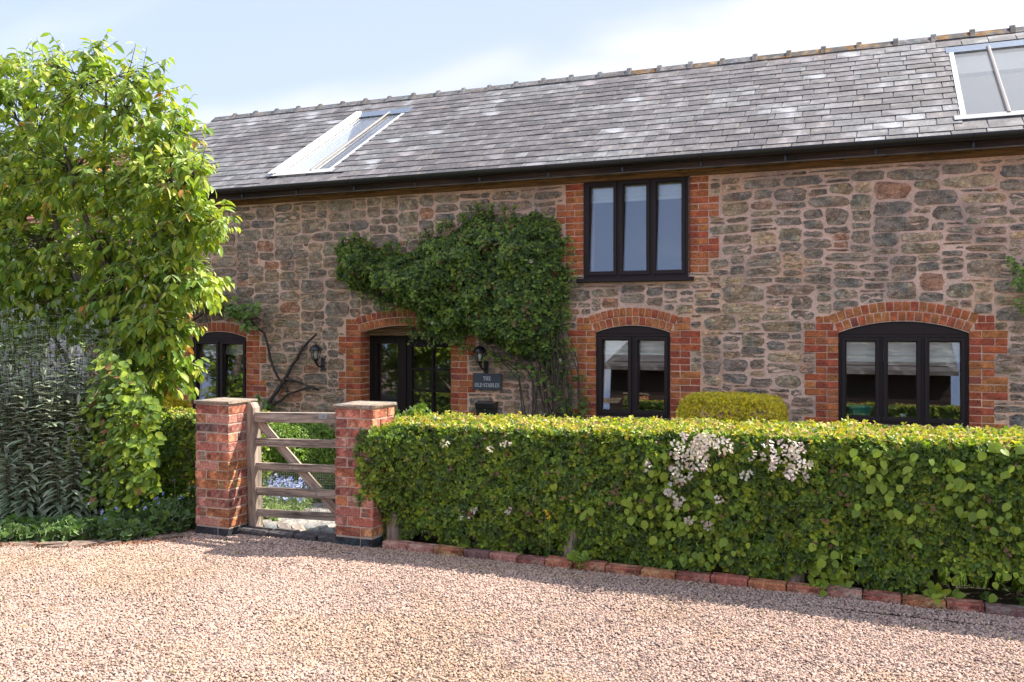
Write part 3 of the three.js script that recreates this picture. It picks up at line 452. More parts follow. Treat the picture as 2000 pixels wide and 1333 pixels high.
// --- roof lights
for (const l of lights2) {
  const s = roofFrame(sub('roof_light', house)); s.userData.label = l.label; const white = l === lights2[0];
  obj('upstand', [box(l.x0 + 0.002, l.x0 + 0.05, l.t0, l.t1, -0.28, white ? 0.06 : 0.035), box(l.x1 - 0.05, l.x1 - 0.002, l.t0, l.t1, -0.28, 0.03), box(l.x0 + 0.05, l.x1 - 0.05, l.t1 - 0.05, l.t1, -0.28, 0.03), box(l.x0 + 0.05, l.x1 - 0.05, l.t0, l.t0 + 0.04, -0.28, 0.01)], mWhite, s);
  if (white) obj('side_capping', [box(l.x0 - 0.045, l.x0 + 0.045, l.t0 - 0.06, l.t1 + 0.02, 0.061, 0.07), box(l.x0 + 0.075, l.x0 + 0.11, l.t0 - 0.02, l.t1 - 0.15, 0.026, 0.045)], mWhite, s);
  const xs = [l.x0 + 0.05, ...l.bars, l.x1 - 0.05];
  for (let k = 0; k < xs.length - 1; k++) { const g = new THREE.PlaneGeometry(xs[k + 1] - xs[k] - 0.004, l.t1 - l.t0 - 0.08); const p = obj('pane', g, mSkyGlass, s); p.position.set((xs[k] + xs[k + 1]) / 2, (l.t0 + l.t1) / 2, 0.02); const p2 = obj('inner_pane', g, mSkyGlass, s); p2.position.copy(p.position); p2.position.z = 0.0; }
  for (const b of l.bars) { const g = chamferBox(0.036, l.t1 - l.t0 - 0.1, 0.03, 0.008); const m = obj('glazing_bar', g, mSilver, s); m.position.set(b, (l.t0 + l.t1) / 2 - 0.05, 0.036); }
  obj('lead_flashing', [box(l.x0 - 0.03, l.x1 + 0.03, l.t1 - 0.2, l.t1 + 0.04, 0.03, 0.036)], mLead, s);
  obj('lead_apron', [box(l.x0 - 0.06, l.x1 + 0.06, l.t0 - 0.09, l.t0 + 0.03, 0.036, 0.041)], white ? std({ color: lin(0.5, 0.5, 0.5), roughness: 0.6, bumpMap: rep(tMortarBump, 1), bumpScale: 0.002 }) : std({ color: lin(0.36, 0.36, 0.37), roughness: 0.6, bumpMap: rep(tMortarBump, 1), bumpScale: 0.003 }), s);
  // plastered shaft and sloping ceiling below
}
// --- eaves: fascia, gutter, rafter feet, wall plate
{
  obj('fascia', box(HX0 - 0.08, HX1 + 0.1, 3.335, 3.425, 0.235, 0.262), mFascia, house);
  obj('fascia_trim', box(HX0 - 0.08, HX1 + 0.1, 3.322, 3.334, 0.23, 0.268), std({ color: lin(0.34, 0.27, 0.21), map: rep(tWood, 0.6, 1) }), house);
  obj('wall_plate', box(HX0, HX1, 3.285, 3.43, 0.004, 0.05), mPlate, house);
  for (let x = HX0 + 0.2; x < HX1; x += 0.41) { const r = obj('rafter_foot', chamferBox(0.055, 0.085, 0.2, 0.004), mRafter, house); r.position.set(x, 3.375, 0.14); r.rotation.x = PITCH * 0.4; }
  const sh = new THREE.Shape(); sh.absarc(0, 0, 0.057, Math.PI, 2 * Math.PI, false); sh.lineTo(0.057, 0.006); sh.lineTo(0.052, 0.006); sh.absarc(0, 0, 0.052, 2 * Math.PI, Math.PI, true); sh.lineTo(-0.057, 0);
  const g = new THREE.ExtrudeGeometry(sh, { depth: HX1 - HX0 + 0.2, bevelEnabled: false, curveSegments: 14 }); g.rotateY(-Math.PI / 2); g.scale(-1, 1, 1); g.translate(0, 0, 0);
  { const I = g.index; if (I) { for (let i = 0; i < I.count; i += 3) { const a = I.getX(i); I.setX(i, I.getX(i + 1)); I.setX(i + 1, a); } } else { for (const k of Object.keys(g.attributes)) { const A = g.attributes[k]; for (let i = 0; i < A.count; i += 3) for (let c = 0; c < A.itemSize; c++) { const t = A.getComponent(i, c); A.setComponent(i, c, A.getComponent(i + 1, c)); A.setComponent(i + 1, c, t); } } } g.computeVertexNormals(); }
  const gut = obj('gutter', g, mGutter, house); gut.position.set(HX0 - 0.1, 3.452, 0.325);
  for (let x = 0.55; x < HX1 - HX0; x += 0.86) { const pts = []; for (let k = 0; k <= 8; k++) { const q = Math.PI + Math.PI * k / 8; pts.push([x, Math.sin(q) * 0.061, Math.cos(q) * 0.061, 0.007]); } obj('bracket', [tube(pts, 6), box(x - 0.012, x + 0.012, -0.115, -0.05, -0.062, -0.05)], mGutter, gut); }
  { const r = mulberry(9); const pts = wander([-2.03, 3.40, 0.07], [-2.02, 3.28, 0.03], 0.006, 0.006, 3, 0.01, r); obj('cable', tube([[-2.03, 3.45, 0.27, 0.006], ...pts, [-2.02, 2.2, 0.014, 0.005]], 6), mBlack, house); }
}

// ---------------------------------------------------------------- leaves
function leafGeo(L, Wd, fold = 0.25, droop = 0.12, lobes = 0) {           // base at the origin, tip towards +y, upper side towards +z
  const t = lobes ? [0, 0.22, 0.4, 0.62, 0.82, 1] : [0, 0.18, 0.5, 0.8, 1], wd = lobes ? [0.1, 0.85, 0.5, 1, 0.6, 0.0] : [0.04, 0.72, 1, 0.62, 0], P = [], U = [], I = [];
  t.forEach((q, i) => { const y = q * L, z = -droop * L * q * q, w = wd[i] * Wd / 2; P.push(-w, y, z + w * fold, 0, y, z, w, y, z + w * fold); U.push(0.5 - wd[i] / 2, q, 0.5, q, 0.5 + wd[i] / 2, q); });
  for (let i = 0; i < t.length - 1; i++) { const a = i * 3, b = a + 3; I.push(a, a + 1, b, a + 1, b + 1, b, a + 1, a + 2, b + 1, a + 2, b + 2, b + 1); }
  const g = new THREE.BufferGeometry(); g.setAttribute('position', new THREE.Float32BufferAttribute(P, 3)); g.setAttribute('uv', new THREE.Float32BufferAttribute(U, 2)); g.setIndex(I); g.computeVertexNormals(); return g;
}
function roundLeaf(R, fold = 0.15) {                                        // broad heart-round leaf with a point
  const n = 10, P = [0, R * 0.9, 0], U = [0.5, 0.5], I = [];
  for (let k = 0; k < n; k++) { const a = k / n * 2 * Math.PI - Math.PI / 2, tip = k === 5 ? 1.28 : k === 0 ? 0.86 : 1, x = Math.cos(a) * R * tip * 0.92, y = R + Math.sin(a) * R * tip; P.push(x, y, Math.abs(x) * fold - (y / R) * R * 0.1); U.push(0.5 + x / R / 2, y / R / 2); }
  for (let k = 0; k < n; k++) I.push(0, 1 + k, 1 + (k + 1) % n);
  const g = new THREE.BufferGeometry(); g.setAttribute('position', new THREE.Float32BufferAttribute(P, 3)); g.setAttribute('uv', new THREE.Float32BufferAttribute(U, 2)); g.setIndex(I); g.computeVertexNormals(); return g;
}
function sprigGeo(leaf, n, seed, spread = 1.0, out = 0.5) {                // n leaves round a point, opening towards +z
  const r = mulberry(seed), gs = [];
  for (let k = 0; k < n; k++) { const g = leaf.clone(), s = 0.7 + r() * 0.5; g.scale(s, s, s); g.rotateY((r() - 0.5) * 0.9); g.rotateX(out * (0.4 + r()) * spread); g.rotateZ((k + r() * 0.7) / n * Math.PI * 2); g.translate((r() - 0.5) * 0.02, (r() - 0.5) * 0.02, (r() - 0.5) * 0.02); gs.push(g.toNonIndexed()); }
  return mergeGeometries(gs);
}
const _m = new THREE.Matrix4(), _x = V(0, 0, 0), _y = V(0, 0, 0), _z = V(0, 0, 0);
function frameMatrix(p, axis, nrm, s) { _y.copy(axis).normalize(); _z.copy(nrm).addScaledVector(_y, -nrm.dot(_y)); if (_z.lengthSq() < 1e-6) _z.set(0.3, 0.2, 1).addScaledVector(_y, -_y.dot(V(0.3, 0.2, 1))); _z.normalize(); _x.crossVectors(_y, _z); _m.makeBasis(_x, _y, _z); _m.scale(V(s, s, s)); _m.setPosition(p); return _m; }
function copies(name, geo, mat, list, parent) {                             // list: { p, axis, nrm, s, c }
  const im = new THREE.InstancedMesh(geo, mat, list.length), c = new THREE.Color();
  list.forEach((l, i) => { im.setMatrixAt(i, frameMatrix(l.p, l.axis, l.nrm, l.s)); c.setRGB(...l.c); im.setColorAt(i, c); });
  im.name = name; im.castShadow = im.receiveShadow = true; if (parent !== scene) im.position.copy(parent.position).multiplyScalar(-1); parent.add(im); return stuff(im);
}
const tone = (list, rnd, v = 0.25) => { const t = list[Math.floor(rnd() * list.length)], b = 1 - v / 2 + rnd() * v; return [t[0] * b, t[1] * b, t[2] * b]; };
const rdir = (rnd) => { const z = rnd() * 2 - 1, a = rnd() * 6.2832, r = Math.sqrt(1 - z * z); return V(r * Math.cos(a), z, r * Math.sin(a)); };
const local = (o, parent) => { o.position.copy(parent.position).multiplyScalar(-1); return o; };

const hedgeLeaf = leafGeo(0.031, 0.028, 0.35, 0.25, 1), smallLeaf = leafGeo(0.030, 0.018, 0.3, 0.15);
const greens = { hedge: [[0.18, 0.30, 0.015], [0.12, 0.22, 0.014], [0.25, 0.37, 0.018], [0.08, 0.155, 0.016], [0.34, 0.44, 0.02]], young: [[0.60, 0.56, 0.03], [0.52, 0.54, 0.03], [0.46, 0.52, 0.03], [0.66, 0.54, 0.05], [0.62, 0.42, 0.16]], hazel: [[0.30, 0.42, 0.02], [0.38, 0.48, 0.025], [0.24, 0.36, 0.02]], cherry: [[0.28, 0.43, 0.03], [0.36, 0.50, 0.03], [0.20, 0.35, 0.03], [0.44, 0.54, 0.035], [0.52, 0.56, 0.03]], grey: [[0.48, 0.55, 0.36], [0.40, 0.48, 0.29], [0.56, 0.60, 0.44], [0.3, 0.39, 0.22]], rose: [[0.19, 0.31, 0.035], [0.10, 0.19, 0.025], [0.26, 0.38, 0.04], [0.34, 0.45, 0.06], [0.06, 0.13, 0.02]], box: [[0.22, 0.36, 0.025], [0.26, 0.41, 0.03], [0.17, 0.29, 0.025]], gold: [[0.90, 0.74, 0.02], [0.76, 0.66, 0.02], [0.94, 0.80, 0.03], [0.52, 0.50, 0.02]], vine: [[0.20, 0.33, 0.05], [0.26, 0.39, 0.06], [0.15, 0.26, 0.04]], cover: [[0.12, 0.22, 0.04], [0.09, 0.18, 0.03], [0.16, 0.28, 0.04]] };

// ---------------------------------------------------------------- hedges
function hedge(name, label, X0, X1, Zb, Zf, yb, yt, seed, o = {}) {
  const rnd = mulberry(seed), h = thing(name, label, 'hedge', [(X0 + X1) / 2, yb, (Zb + Zf) / 2]), list = [], young = [], dens = o.dens ?? 1.3;
  const top = (x) => yt(x) + (fbm(x * 2.3, 1, 3, seed) - 0.5) * 0.05;
  const bulge = (x, y) => (fbm(x * 2.2, y * 2.6, 3, seed + 7) - 0.5) * 0.15 + (fbm(x * 9, y * 9, 2, seed + 9) - 0.5) * 0.07 + 0.03 * Math.sin(clamp((y - yb) / 0.95) * Math.PI);
  const hole = (x, y) => { const k = (y - yb) / 0.22; if (k > 1) return false; return fbm(x * 3.2 + 5, y * 2, 3, seed + 13) > 0.47 + k * 0.2 && rnd() < 0.97; };
  const put = (p, n, arr = list, tones = greens.hedge, s = 0.8 + rnd() * 0.5) => arr.push({ p, axis: rdir(rnd).addScaledVector(n, 0.2).add(V(0, 0.1, 0)), nrm: n.clone().addScaledVector(rdir(rnd), 0.75), s, c: tone(tones, rnd, 0.35) });
  const L = X1 - X0, Hh = 0.95;
  const faces = [['f', L * Hh * 2100], ['t', L * (Zf - Zb) * 1700], ['b', L * Hh * 900], ['l', (Zf - Zb) * Hh * 1500], ['r', (Zf - Zb) * Hh * 700], ['i', L * Hh * (Zf - Zb) * 900]];
  for (const [f, cnt] of faces) for (let k = 0; k < cnt * dens; k++) {
    const dIn = -Math.log(1 - rnd() * 0.95) * 0.045; let x = X0 + rnd() * L, T = top(x), y = yb + 0.03 + rnd() * (T - yb - 0.03), z;
    if (f === 'f') { z = Zf + bulge(x, y) - dIn - 0.05 * smooth(0.08, 0, T - y) + (o.lap ? 0.15 * smooth(-3.25, -3.55, x) * smooth(0.2, 0.4, y) : 0); if (hole(x, y)) continue; put(V(x, y, z), V(0, 0.15, 1)); }
    else if (f === 'b') { z = Zb - bulge(x + 9, y) * 0.6 + dIn; if (hole(x, y)) continue; put(V(x, y, z), V(0, 0.15, -1)); }
    else if (f === 'l' || f === 'r') { z = Zb + rnd() * (Zf - Zb); x = f === 'l' ? X0 - bulge(z * 2, y) * 0.6 + dIn : X1 - dIn; if (hole(x, y)) continue; put(V(x, y, z), V(f === 'l' ? -1 : 1, 0.15, 0)); }
    else if (f === 't') { z = Zb + rnd() * (Zf - Zb); put(V(x, T - dIn, z), V(0, 1, 0)); if (rnd() < 0.5) put(V(x, T + 0.005 - dIn * 0.5 + rnd() * rnd() * 0.03, z), V(0, 1, 0), young, greens.young, 0.6 + rnd() * 0.4); }
    else { z = Zb + rnd() * (Zf - Zb); if (y < yb + 0.28 && rnd() < 0.8) continue; put(V(x, y, z), rdir(rnd)); }
  }
  // single shoots that stand above the clipped top
  for (let k = 0; k < L * 26; k++) { const x = X0 + rnd() * L, z = Zb + rnd() * (Zf - Zb), T = top(x), n = 2 + Math.floor(rnd() * 3); for (let q = 0; q < n; q++) put(V(x + (rnd() - 0.5) * 0.012, T + q * 0.014, z), rdir(rnd).add(V(0, 1, 0)), young, greens.young, 0.5 + rnd() * 0.3); }
  for (let k = 0; k < L * 30; k++) { const x = X0 + rnd() * L, y = yb + 0.25 + rnd() * 0.65, z = Zf + bulge(x, y) + 0.005; put(V(x, y, z), V(0, 0.2, 1), young, [[0.3, 0.13, 0.08], [0.34, 0.32, 0.05], [0.36, 0.2, 0.12]], 0.6 + rnd() * 0.3); }
  copies('foliage', sprigGeo(hedgeLeaf, 4, seed + 1), mLeaf, list, h);
  copies('young_shoots', sprigGeo(hedgeLeaf, 3, seed + 2), mLeaf, young, h);
  const stems = []; for (let x = X0 + 0.06; x < X1; x += 0.11) { const z = mix(Zb, Zf, 0.25 + rnd() * 0.5), a = [x, yb - 0.02, z], n = 1 + Math.floor(rnd() * 3); for (let q = 0; q < n; q++) stems.push(tube(wander(a, [x + (rnd() - 0.5) * 0.4, yb + 0.45 + rnd() * 0.3, z + (rnd() - 0.5) * 0.5], 0.012 + rnd() * 0.008, 0.004, 5, 0.06, rnd), 5)); }
  local(stuff(obj('stems', stems, mTwig, h)), h);
  return h;
}
const frontHedge = hedge('hawthorn_hedge', 'long clipped hedge with white blossom along the brick edging', -3.66, 2.3, 3.12, 3.97, 0.01, (x) => 0.885 + 0.016 * (x + 3.6), 31, { lap: true });
hedge('clipped_hedge', 'short clipped hedge joining the pillar beside the tree', -7.4, -5.10, 3.3, 3.86, -0.03, () => 0.865, 32, { dens: 0.9 });
{ // hazel leaves and hawthorn blossom growing through the front hedge
  const rnd = mulberry(41), hz = [[-1.41, 0.70, 0.16, 26], [-1.21, 0.45, 0.2, 34], [-1.51, 0.46, 0.14, 18], [-1.24, 0.22, 0.19, 30], [-1.01, 0.69, 0.1, 12], [-0.95, 0.28, 0.13, 12], [-0.11, 0.85, 0.12, 12], [-0.03, 0.69, 0.09, 8], [0.17, 0.80, 0.1, 7], [0.38, 0.79, 0.1, 8], [0.61, 0.88, 0.14, 12], [0.43, 0.64, 0.14, 14], [0.63, 0.48, 0.16, 16], [0.09, 0.49, 0.14, 11], [-0.17, 0.56, 0.07, 3], [0.59, 0.19, 0.12, 10], [-0.37, 0.27, 0.1, 8], [-1.93, 0.39, 0.07, 5], [-2.12, 0.52, 0.05, 3], [0.95, 0.6, 0.3, 22]], list = [];
  for (const [x, y, r, n] of hz) for (let k = 0; k < n * 1.0; k++) { const a = rnd() * 6.28, q = Math.sqrt(rnd()) * r; list.push({ p: V(x + Math.cos(a) * q, y + Math.sin(a) * q * 0.95, 3.985 + rnd() * 0.07), axis: V((rnd() - 0.5) * 1.8, -0.6 - rnd() * 0.7, 0.2 + rnd() * 0.5), nrm: V((rnd() - 0.5) * 1.3, 0.7, 0.7), s: 0.5 + rnd() * 0.55, c: tone(greens.hazel, rnd, 0.3) }); }
  copies('hazel_leaves', roundLeaf(0.030), mLeaf, list, frontHedge);
  const pet = []; { const r = mulberry(5); for (let k = 0; k < 9; k++) { const c = new THREE.CircleGeometry(0.0085, 5); c.rotateX((r() - 0.5) * 1.1); c.rotateY((r() - 0.5) * 1.1); c.translate((r() - 0.5) * 0.044, (r() - 0.5) * 0.044, 0.008 + r() * 0.016); pet.push(c.toNonIndexed()); } }
  const fl = [[-1.21, 0.84, 28], [-1.1, 0.895, 22], [-1.03, 0.88, 15], [-1.25, 0.69, 18], [-1.13, 0.76, 18], [-1.3, 0.555, 14], [-1.26, 0.49, 10], [-0.70, 0.85, 12], [-0.66, 0.79, 14], [-0.56, 0.88, 16], [-0.53, 0.81, 18], [-0.58, 0.75, 12], [-1.48, 0.74, 10], [-0.985, 0.545, 8], [-1.065, 0.365, 10], [-1.21, 0.38, 5], [-2.72, 0.326, 6], [-2.78, 0.267, 8], [-2.44, 0.35, 5], [-2.6, 0.77, 5], [-2.48, 0.82, 5], [-2.96, 0.79, 5], [-0.465, 0.716, 7], [-0.78, 0.81, 6], [-0.94, 0.85, 10], [-0.84, 0.715, 6]], bl = [];
  for (const [x, y, r] of fl) { const R = r / 250, n = Math.max(2, Math.round(r * r * 0.036)); for (let k = 0; k < n; k++) { const a = rnd() * 6.28, q = Math.sqrt(rnd()) * R; bl.push({ p: V(x + Math.cos(a) * q, Math.min(0.925, y + Math.sin(a) * q), 4.02 + rnd() * 0.08), axis: rdir(rnd), nrm: V((rnd() - 0.5) * 0.6, 0.4, 1), s: 0.75 + rnd() * 0.5, c: tone([[0.72, 0.64, 0.55], [0.78, 0.73, 0.66], [0.66, 0.54, 0.48], [0.6, 0.55, 0.4]], rnd, 0.15) }); } }
  copies('blossom', mergeGeometries(pet), mPetal, bl, frontHedge);
}
// fence posts standing in the hedge
for (const [x, z, h, label] of [[-3.44, 3.94, 0.24, 'weathered timber post in the hedge beside the brick pillar'], [-2.03, 3.93, 0.24, 'weathered timber post in the hedge under yellow flower, middle of three'], [-0.56, 3.92, 0.15, 'timber post half hidden in the hedge below the wide window']]) {
  const t = thing('fence_post', label, 'post', [x, 0, z], 'posts standing in the hedge'); const p = obj('post', chamferBox(0.1, h + 0.5, 0.09, 0.006, mulberry(Math.round(x * 100)), 0.006), mGateWoodV, t); p.position.y = h / 2 - 0.25; p.rotation.y = x; 
}
// ---------------------------------------------------------------- brick edgings, pillars, gate, step, paving
{
  const mEdge = std({ color: lin(0.42, 0.32, 0.26), map: rep(tStone, 1.5), bumpMap: rep(tStoneBump, 1.5), bumpScale: 0.006 });
  const rnd = mulberry(61), t = thing('brick_edging', 'single row of worn red bricks along the foot of the hedge', 'edging', [-3.5, 0, 4.06]);
  let x = -3.47; while (x < 2.2) { const w = 0.2 + rnd() * 0.04; const m = new THREE.Mesh(brickGeo(0.215, 0.075, 0.1, 20 + Math.floor(rnd() * 4)), oldBrickMats[Math.floor(rnd() * 5.4)]); m.name = 'brick'; m.castShadow = m.receiveShadow = true; m.position.set(x + w / 2 + 3.5, 0.008 + (rnd() - 0.5) * 0.014, -0.02 + (rnd() - 0.5) * 0.016); m.scale.x = (w - 0.008) / 0.215; m.rotation.set((rnd() - 0.5) * 0.08, (rnd() - 0.5) * 0.05, (rnd() - 0.5) * 0.03); t.add(m); x += w; }
  const e = thing('stone_edging', 'flat stone edging round the planted bed under the tree', 'edging', [-5.6, 0, 4.9]), pts = [[-5.12, 4.34], [-5.22, 4.54], [-5.36, 4.68], [-5.5, 4.8], [-5.66, 4.93], [-5.86, 5.03], [-6.1, 5.1], [-6.36, 5.15], [-6.64, 5.18], [-6.95, 5.2]];
  for (let i = 0; i < pts.length - 1; i++) { const [a, b] = [pts[i], pts[i + 1]], l = Math.hypot(b[0] - a[0], b[1] - a[1]), m = obj('edging_stone', chamferBox(l - 0.012, 0.05, 0.09, 0.01, mulberry(900 + i), 0.03), mEdge, e); m.position.set((a[0] + b[0]) / 2 + 5.6, -0.006 - (i % 3) * 0.004, (a[1] + b[1]) / 2 - 4.9); m.rotation.y = -Math.atan2(b[1] - a[1], b[0] - a[0]); }
}
function pillar(label, x0, zf, seed, capTilt) {
  const rnd = mulberry(seed), S = 0.327, t = thing('brick_pillar', label, 'pillar', [x0 + S / 2, 0, zf - S / 2], 'brick gate pillars');
  const lay = (y, h, hand, mats, name, jit) => { for (let k = 0; k < 4; k++) { const m = new THREE.Mesh(brickGeo(bw, h, hd, 30 + Math.floor(rnd() * 6)), Array.isArray(mats) ? mats[rnd() < 0.9 ? Math.floor(rnd() * 5) : 5] : mats); m.name = name; m.castShadow = m.receiveShadow = true; const off = (S - hd) / 2 + (rnd() - 0.5) * jit, al = (S - bw) / 2; const a = k * Math.PI / 2; m.position.set(Math.cos(a) * (-al * hand) - Math.sin(a) * off * -1, y + (rnd() - 0.5) * 0.003, Math.sin(-a) * (-al * hand) + Math.cos(a) * off); m.rotation.y = a; t.add(m); } };
  lay(0.018, 0.08, 1, mBlueBrick, 'plinth_brick', 0.004);
  for (let c = 0; c < 13; c++) lay(0.104 + c * 0.0735, bh - 0.001, c % 2 ? -1 : 1, oldBrickMats, 'brick', 0.008);
  obj('mortar_core', box(-S / 2 + 0.006, S / 2 - 0.006, -0.1, 1.03, -S / 2 + 0.006, S / 2 - 0.006), mJoint, t);
  const cap = obj('cap_stone', chamferBox(S + 0.026, 0.024, S + 0.026, 0.006, mulberry(seed + 1), 0.008), mCap, t); cap.position.y = 1.041; cap.rotation.z = capTilt;
  return t;
}
pillar('brick gate pillar the gate is hung from, beside the tree', -5.082, 4.235, 71, 0.004);
pillar('brick gate pillar half overgrown by the long hedge', -3.862, 4.105, 72, 0.01);
{ // five-bar garden gate
  const rnd = mulberry(81), G = thing('timber_gate', 'weathered five-bar timber garden gate with diagonal brace between pillars', 'gate', [-4.7, 0.04, 3.98]); G.rotation.set(0, 0.0, 0.03);
  const post = new THREE.Shape(); post.moveTo(-0.036, 0); post.lineTo(0.036, 0); post.lineTo(0.036, 0.945); post.lineTo(0.012, 0.985); post.lineTo(-0.02, 0.985); post.lineTo(-0.036, 0.96); post.closePath();
  const pg = new THREE.ExtrudeGeometry(post, { depth: 0.085, bevelEnabled: true, bevelSize: 0.003, bevelThickness: 0.003, bevelSegments: 1 }); pg.translate(0, 0, -0.045); obj('hanging_stile', boxUV(pg), mGateWoodV, G);
  const rails = [[0.870, 0.078], [0.672, 0.064], [0.478, 0.062], [0.283, 0.064], [0.11, 0.06]];
  rails.forEach(([y, h], i) => { const m = obj('rail', shiftUV(chamferBox(0.80, h, i ? 0.026 : 0.06, 0.003, mulberry(820 + i), 0.004), i * 0.7, i * 0.31), mGateWood, G); m.position.set(0.036 + 0.40, y, i ? 0.012 : 0); });
  const a = V(0.055, 0.83, 0), b = V(0.80, 0.115, 0), br = obj('brace', chamferBox(a.distanceTo(b), 0.072, 0.026, 0.003, mulberry(830), 0.004), mGateWood, G); br.position.set((a.x + b.x) / 2, (a.y + b.y) / 2, -0.016); br.rotation.z = Math.atan2(b.y - a.y, b.x - a.x);
  const ms = obj('meeting_stile', chamferBox(0.07, 0.9, 0.07, 0.004), mGateWoodV, G); ms.position.set(0.845, 0.455, 0);
  for (const [x, y] of [[0.17, 0.672], [0.38, 0.478], [0.6, 0.283]]) { const g = new THREE.CylinderGeometry(0.011, 0.012, 0.008, 10); g.rotateX(Math.PI / 2); const m = obj('bolt', g, mIron, G); m.position.set(x, y, 0.028); }
  obj('latch_plate', [box(0.655, 0.735, 0.865, 0.905, 0.031, 0.036), box(0.69, 0.7, 0.88, 0.89, 0.037, 0.045)], mIron, G);
  const wires = []; for (let x = 0.04; x < 0.82; x += 0.019) wires.push(box(x, x + 0.0012, 0.09, 0.50, -0.036, -0.035)); for (let y = 0.1; y < 0.5; y += 0.019) wires.push(box(0.04, 0.82, y, y + 0.0012, -0.035, -0.034)); stuff(obj('wire_mesh', wires, mIron, G));
  obj('hinge', [box(-0.05, 0.2, 0.86, 0.88, -0.052, -0.046)], mBlack, G);
}
{
  const t = thing('stone_threshold', 'dark blue-brick threshold step under the gate between pillars', 'step', [-4.3, 0, 4.0]); let x = -4.75, i = 0;
  for (const w of [0.27, 0.23, 0.21, 0.19]) { const m = obj('step_stone', chamferBox(w - 0.008, 0.075, 0.14, 0.012, mulberry(840 + i), 0.012), mStep, t); m.position.set(x + w / 2 + 4.3, 0.005, 0.06 - i * 0.012); x += w; i++; }
}
{ // block paving, laid on the diagonal
  const rnd = mulberry(91), P = new THREE.Group(); P.name = 'paved_path'; scene.add(P); struct(P); P.userData.label = 'diagonal grey block paving behind the gate';
  const mats = [[0.36, 0.33, 0.31], [0.42, 0.39, 0.36], [0.30, 0.28, 0.27], [0.46, 0.41, 0.37]].map(([r, g, b]) => std({ color: lin(r * 1.5, g * 1.5, b * 1.5), map: rep(tStone, 1.2), bumpMap: rep(tStoneBump, 1.2), bumpScale: 0.004 }));
  const bed = new THREE.PlaneGeometry(2.9, 3.8); bed.rotateX(-Math.PI / 2 + 0); const bp = bed.attributes.position; bed.translate(-4.95, 0, 2.0); for (let i = 0; i < bp.count; i++) bp.setY(i, groundY(bp.getX(i), bp.getZ(i)) + 0.014); obj('joint_bed', bed, std({ color: lin(0.13, 0.12, 0.09), map: tSoil }), P);
  const slope = Math.atan(0.47 / 3.88), L = 0.2, Wd = 0.1, q = new THREE.Quaternion(), g = [0, 1, 2].map((v) => shiftUV(chamferBox(L - 0.007, 0.04, Wd - 0.007, 0.005, mulberry(930 + v), 0.003), v * 1.3, v)), all = [];
  const c = Math.SQRT1_2, far = [];
  for (let a = -26; a < 26; a++) for (let b = -52; b < 52; b++) {
    const u = (a + (b % 2 ? 0.5 : 0)) * L, v = b * Wd, x = -4.95 + (u - v) * c, z = 2.0 + (u + v) * c; if (x < -6.3 || x > -3.6 || z < 0.14 || z > 3.84) continue;
    all.push([x, z, Math.floor(rnd() * 3), Math.floor(rnd() * 4), rnd()]);
  }
  all.sort((m, n) => n[1] - m[1]);
  const mesh = ([x, z, v, k, r]) => { const m = new THREE.Mesh(g[v], mats[k]); m.name = 'paver'; m.position.set(x, groundY(x, z) + 0.004 + r * 0.004, z); m.rotation.set(0, -Math.PI / 4, 0); m.rotation.order = 'XYZ'; m.quaternion.premultiply(q.setFromAxisAngle(V(1, 0, 0), slope)); m.castShadow = m.receiveShadow = true; return m; };
  all.slice(0, 300).forEach((m) => P.add(mesh(m))); mats.forEach((mt, k) => { const gs = all.slice(300).filter((m) => m[3] === k).map((m) => { const o = mesh(m); o.updateMatrix(); return g[m[2]].clone().applyMatrix4(o.matrix); }); if (gs.length) stuff(obj('paver_field', gs, mt, P)); });
}
// ---------------------------------------------------------------- clipped bushes
function clipped(name, label, pos, rx, ry, rz, e, leaf, tones, n, seed, cat = 'bush', amp = 0.05) {
  const rnd = mulberry(seed), t = thing(name, label, cat, pos), list = [];
  for (let k = 0; k < n; k++) {
    const d = rdir(rnd), f = Math.pow(Math.pow(Math.abs(d.x), e) + Math.pow(Math.abs(d.y), e) + Math.pow(Math.abs(d.z), e), -1 / e), q = (1 - -Math.log(1 - rnd() * 0.95) * 0.06) * (1 + (noise3(d.x * 3 + 5, d.y * 3 + 5, d.z * 3 + 5, seed) - 0.5) * amp * 2), p = V(pos[0] + d.x * f * rx * q, pos[1] + ry * 1 + d.y * f * ry * q, pos[2] + d.z * f * rz * q);
    if (p.y < pos[1]) continue;
    list.push({ p, axis: rdir(rnd).add(V(0, 0.5, 0)), nrm: d.clone().addScaledVector(rdir(rnd), 0.7), s: 0.75 + rnd() * 0.5, c: tone(tones, rnd, 0.35) });
  }
  copies('foliage', sprigGeo(leaf, 5, seed), mLeaf, list, t);
  const st = []; for (let k = 0; k < 9; k++) { const a = k / 9 * 6.28; st.push(tube(wander([0.03 * Math.cos(a), -0.02, 0.03 * Math.sin(a)], [rx * 0.6 * Math.cos(a), ry * (0.9 + rnd() * 0.5), rz * 0.6 * Math.sin(a)], 0.014, 0.005, 4, 0.05, rnd), 5)); } stuff(obj('stems', st, mTwig, t));
  return t;
}
const needle = leafGeo(0.022, 0.008, 0.2, 0.1);
clipped('golden_bush', 'clipped golden yellow bush against the stone wall behind the hedge', [-1.45, -0.40, 0.72], 0.51, 0.685, 0.42, 7, needle, greens.gold, 26000, 121, 'bush', 0.02);
clipped('box_bush', 'rounded bright green box bush seen through the gate', [-5.93, -0.30, 1.85], 0.46, 0.46, 0.45, 3.0, smallLeaf, greens.box, 9000, 122);
clipped('yellow_shrub', 'small yellowish shrub under the window beside the tree', [-8.5, -0.42, 0.9], 0.26, 0.58, 0.26, 2.4, smallLeaf, greens.gold, 3600, 123, 'shrub', 0.12);
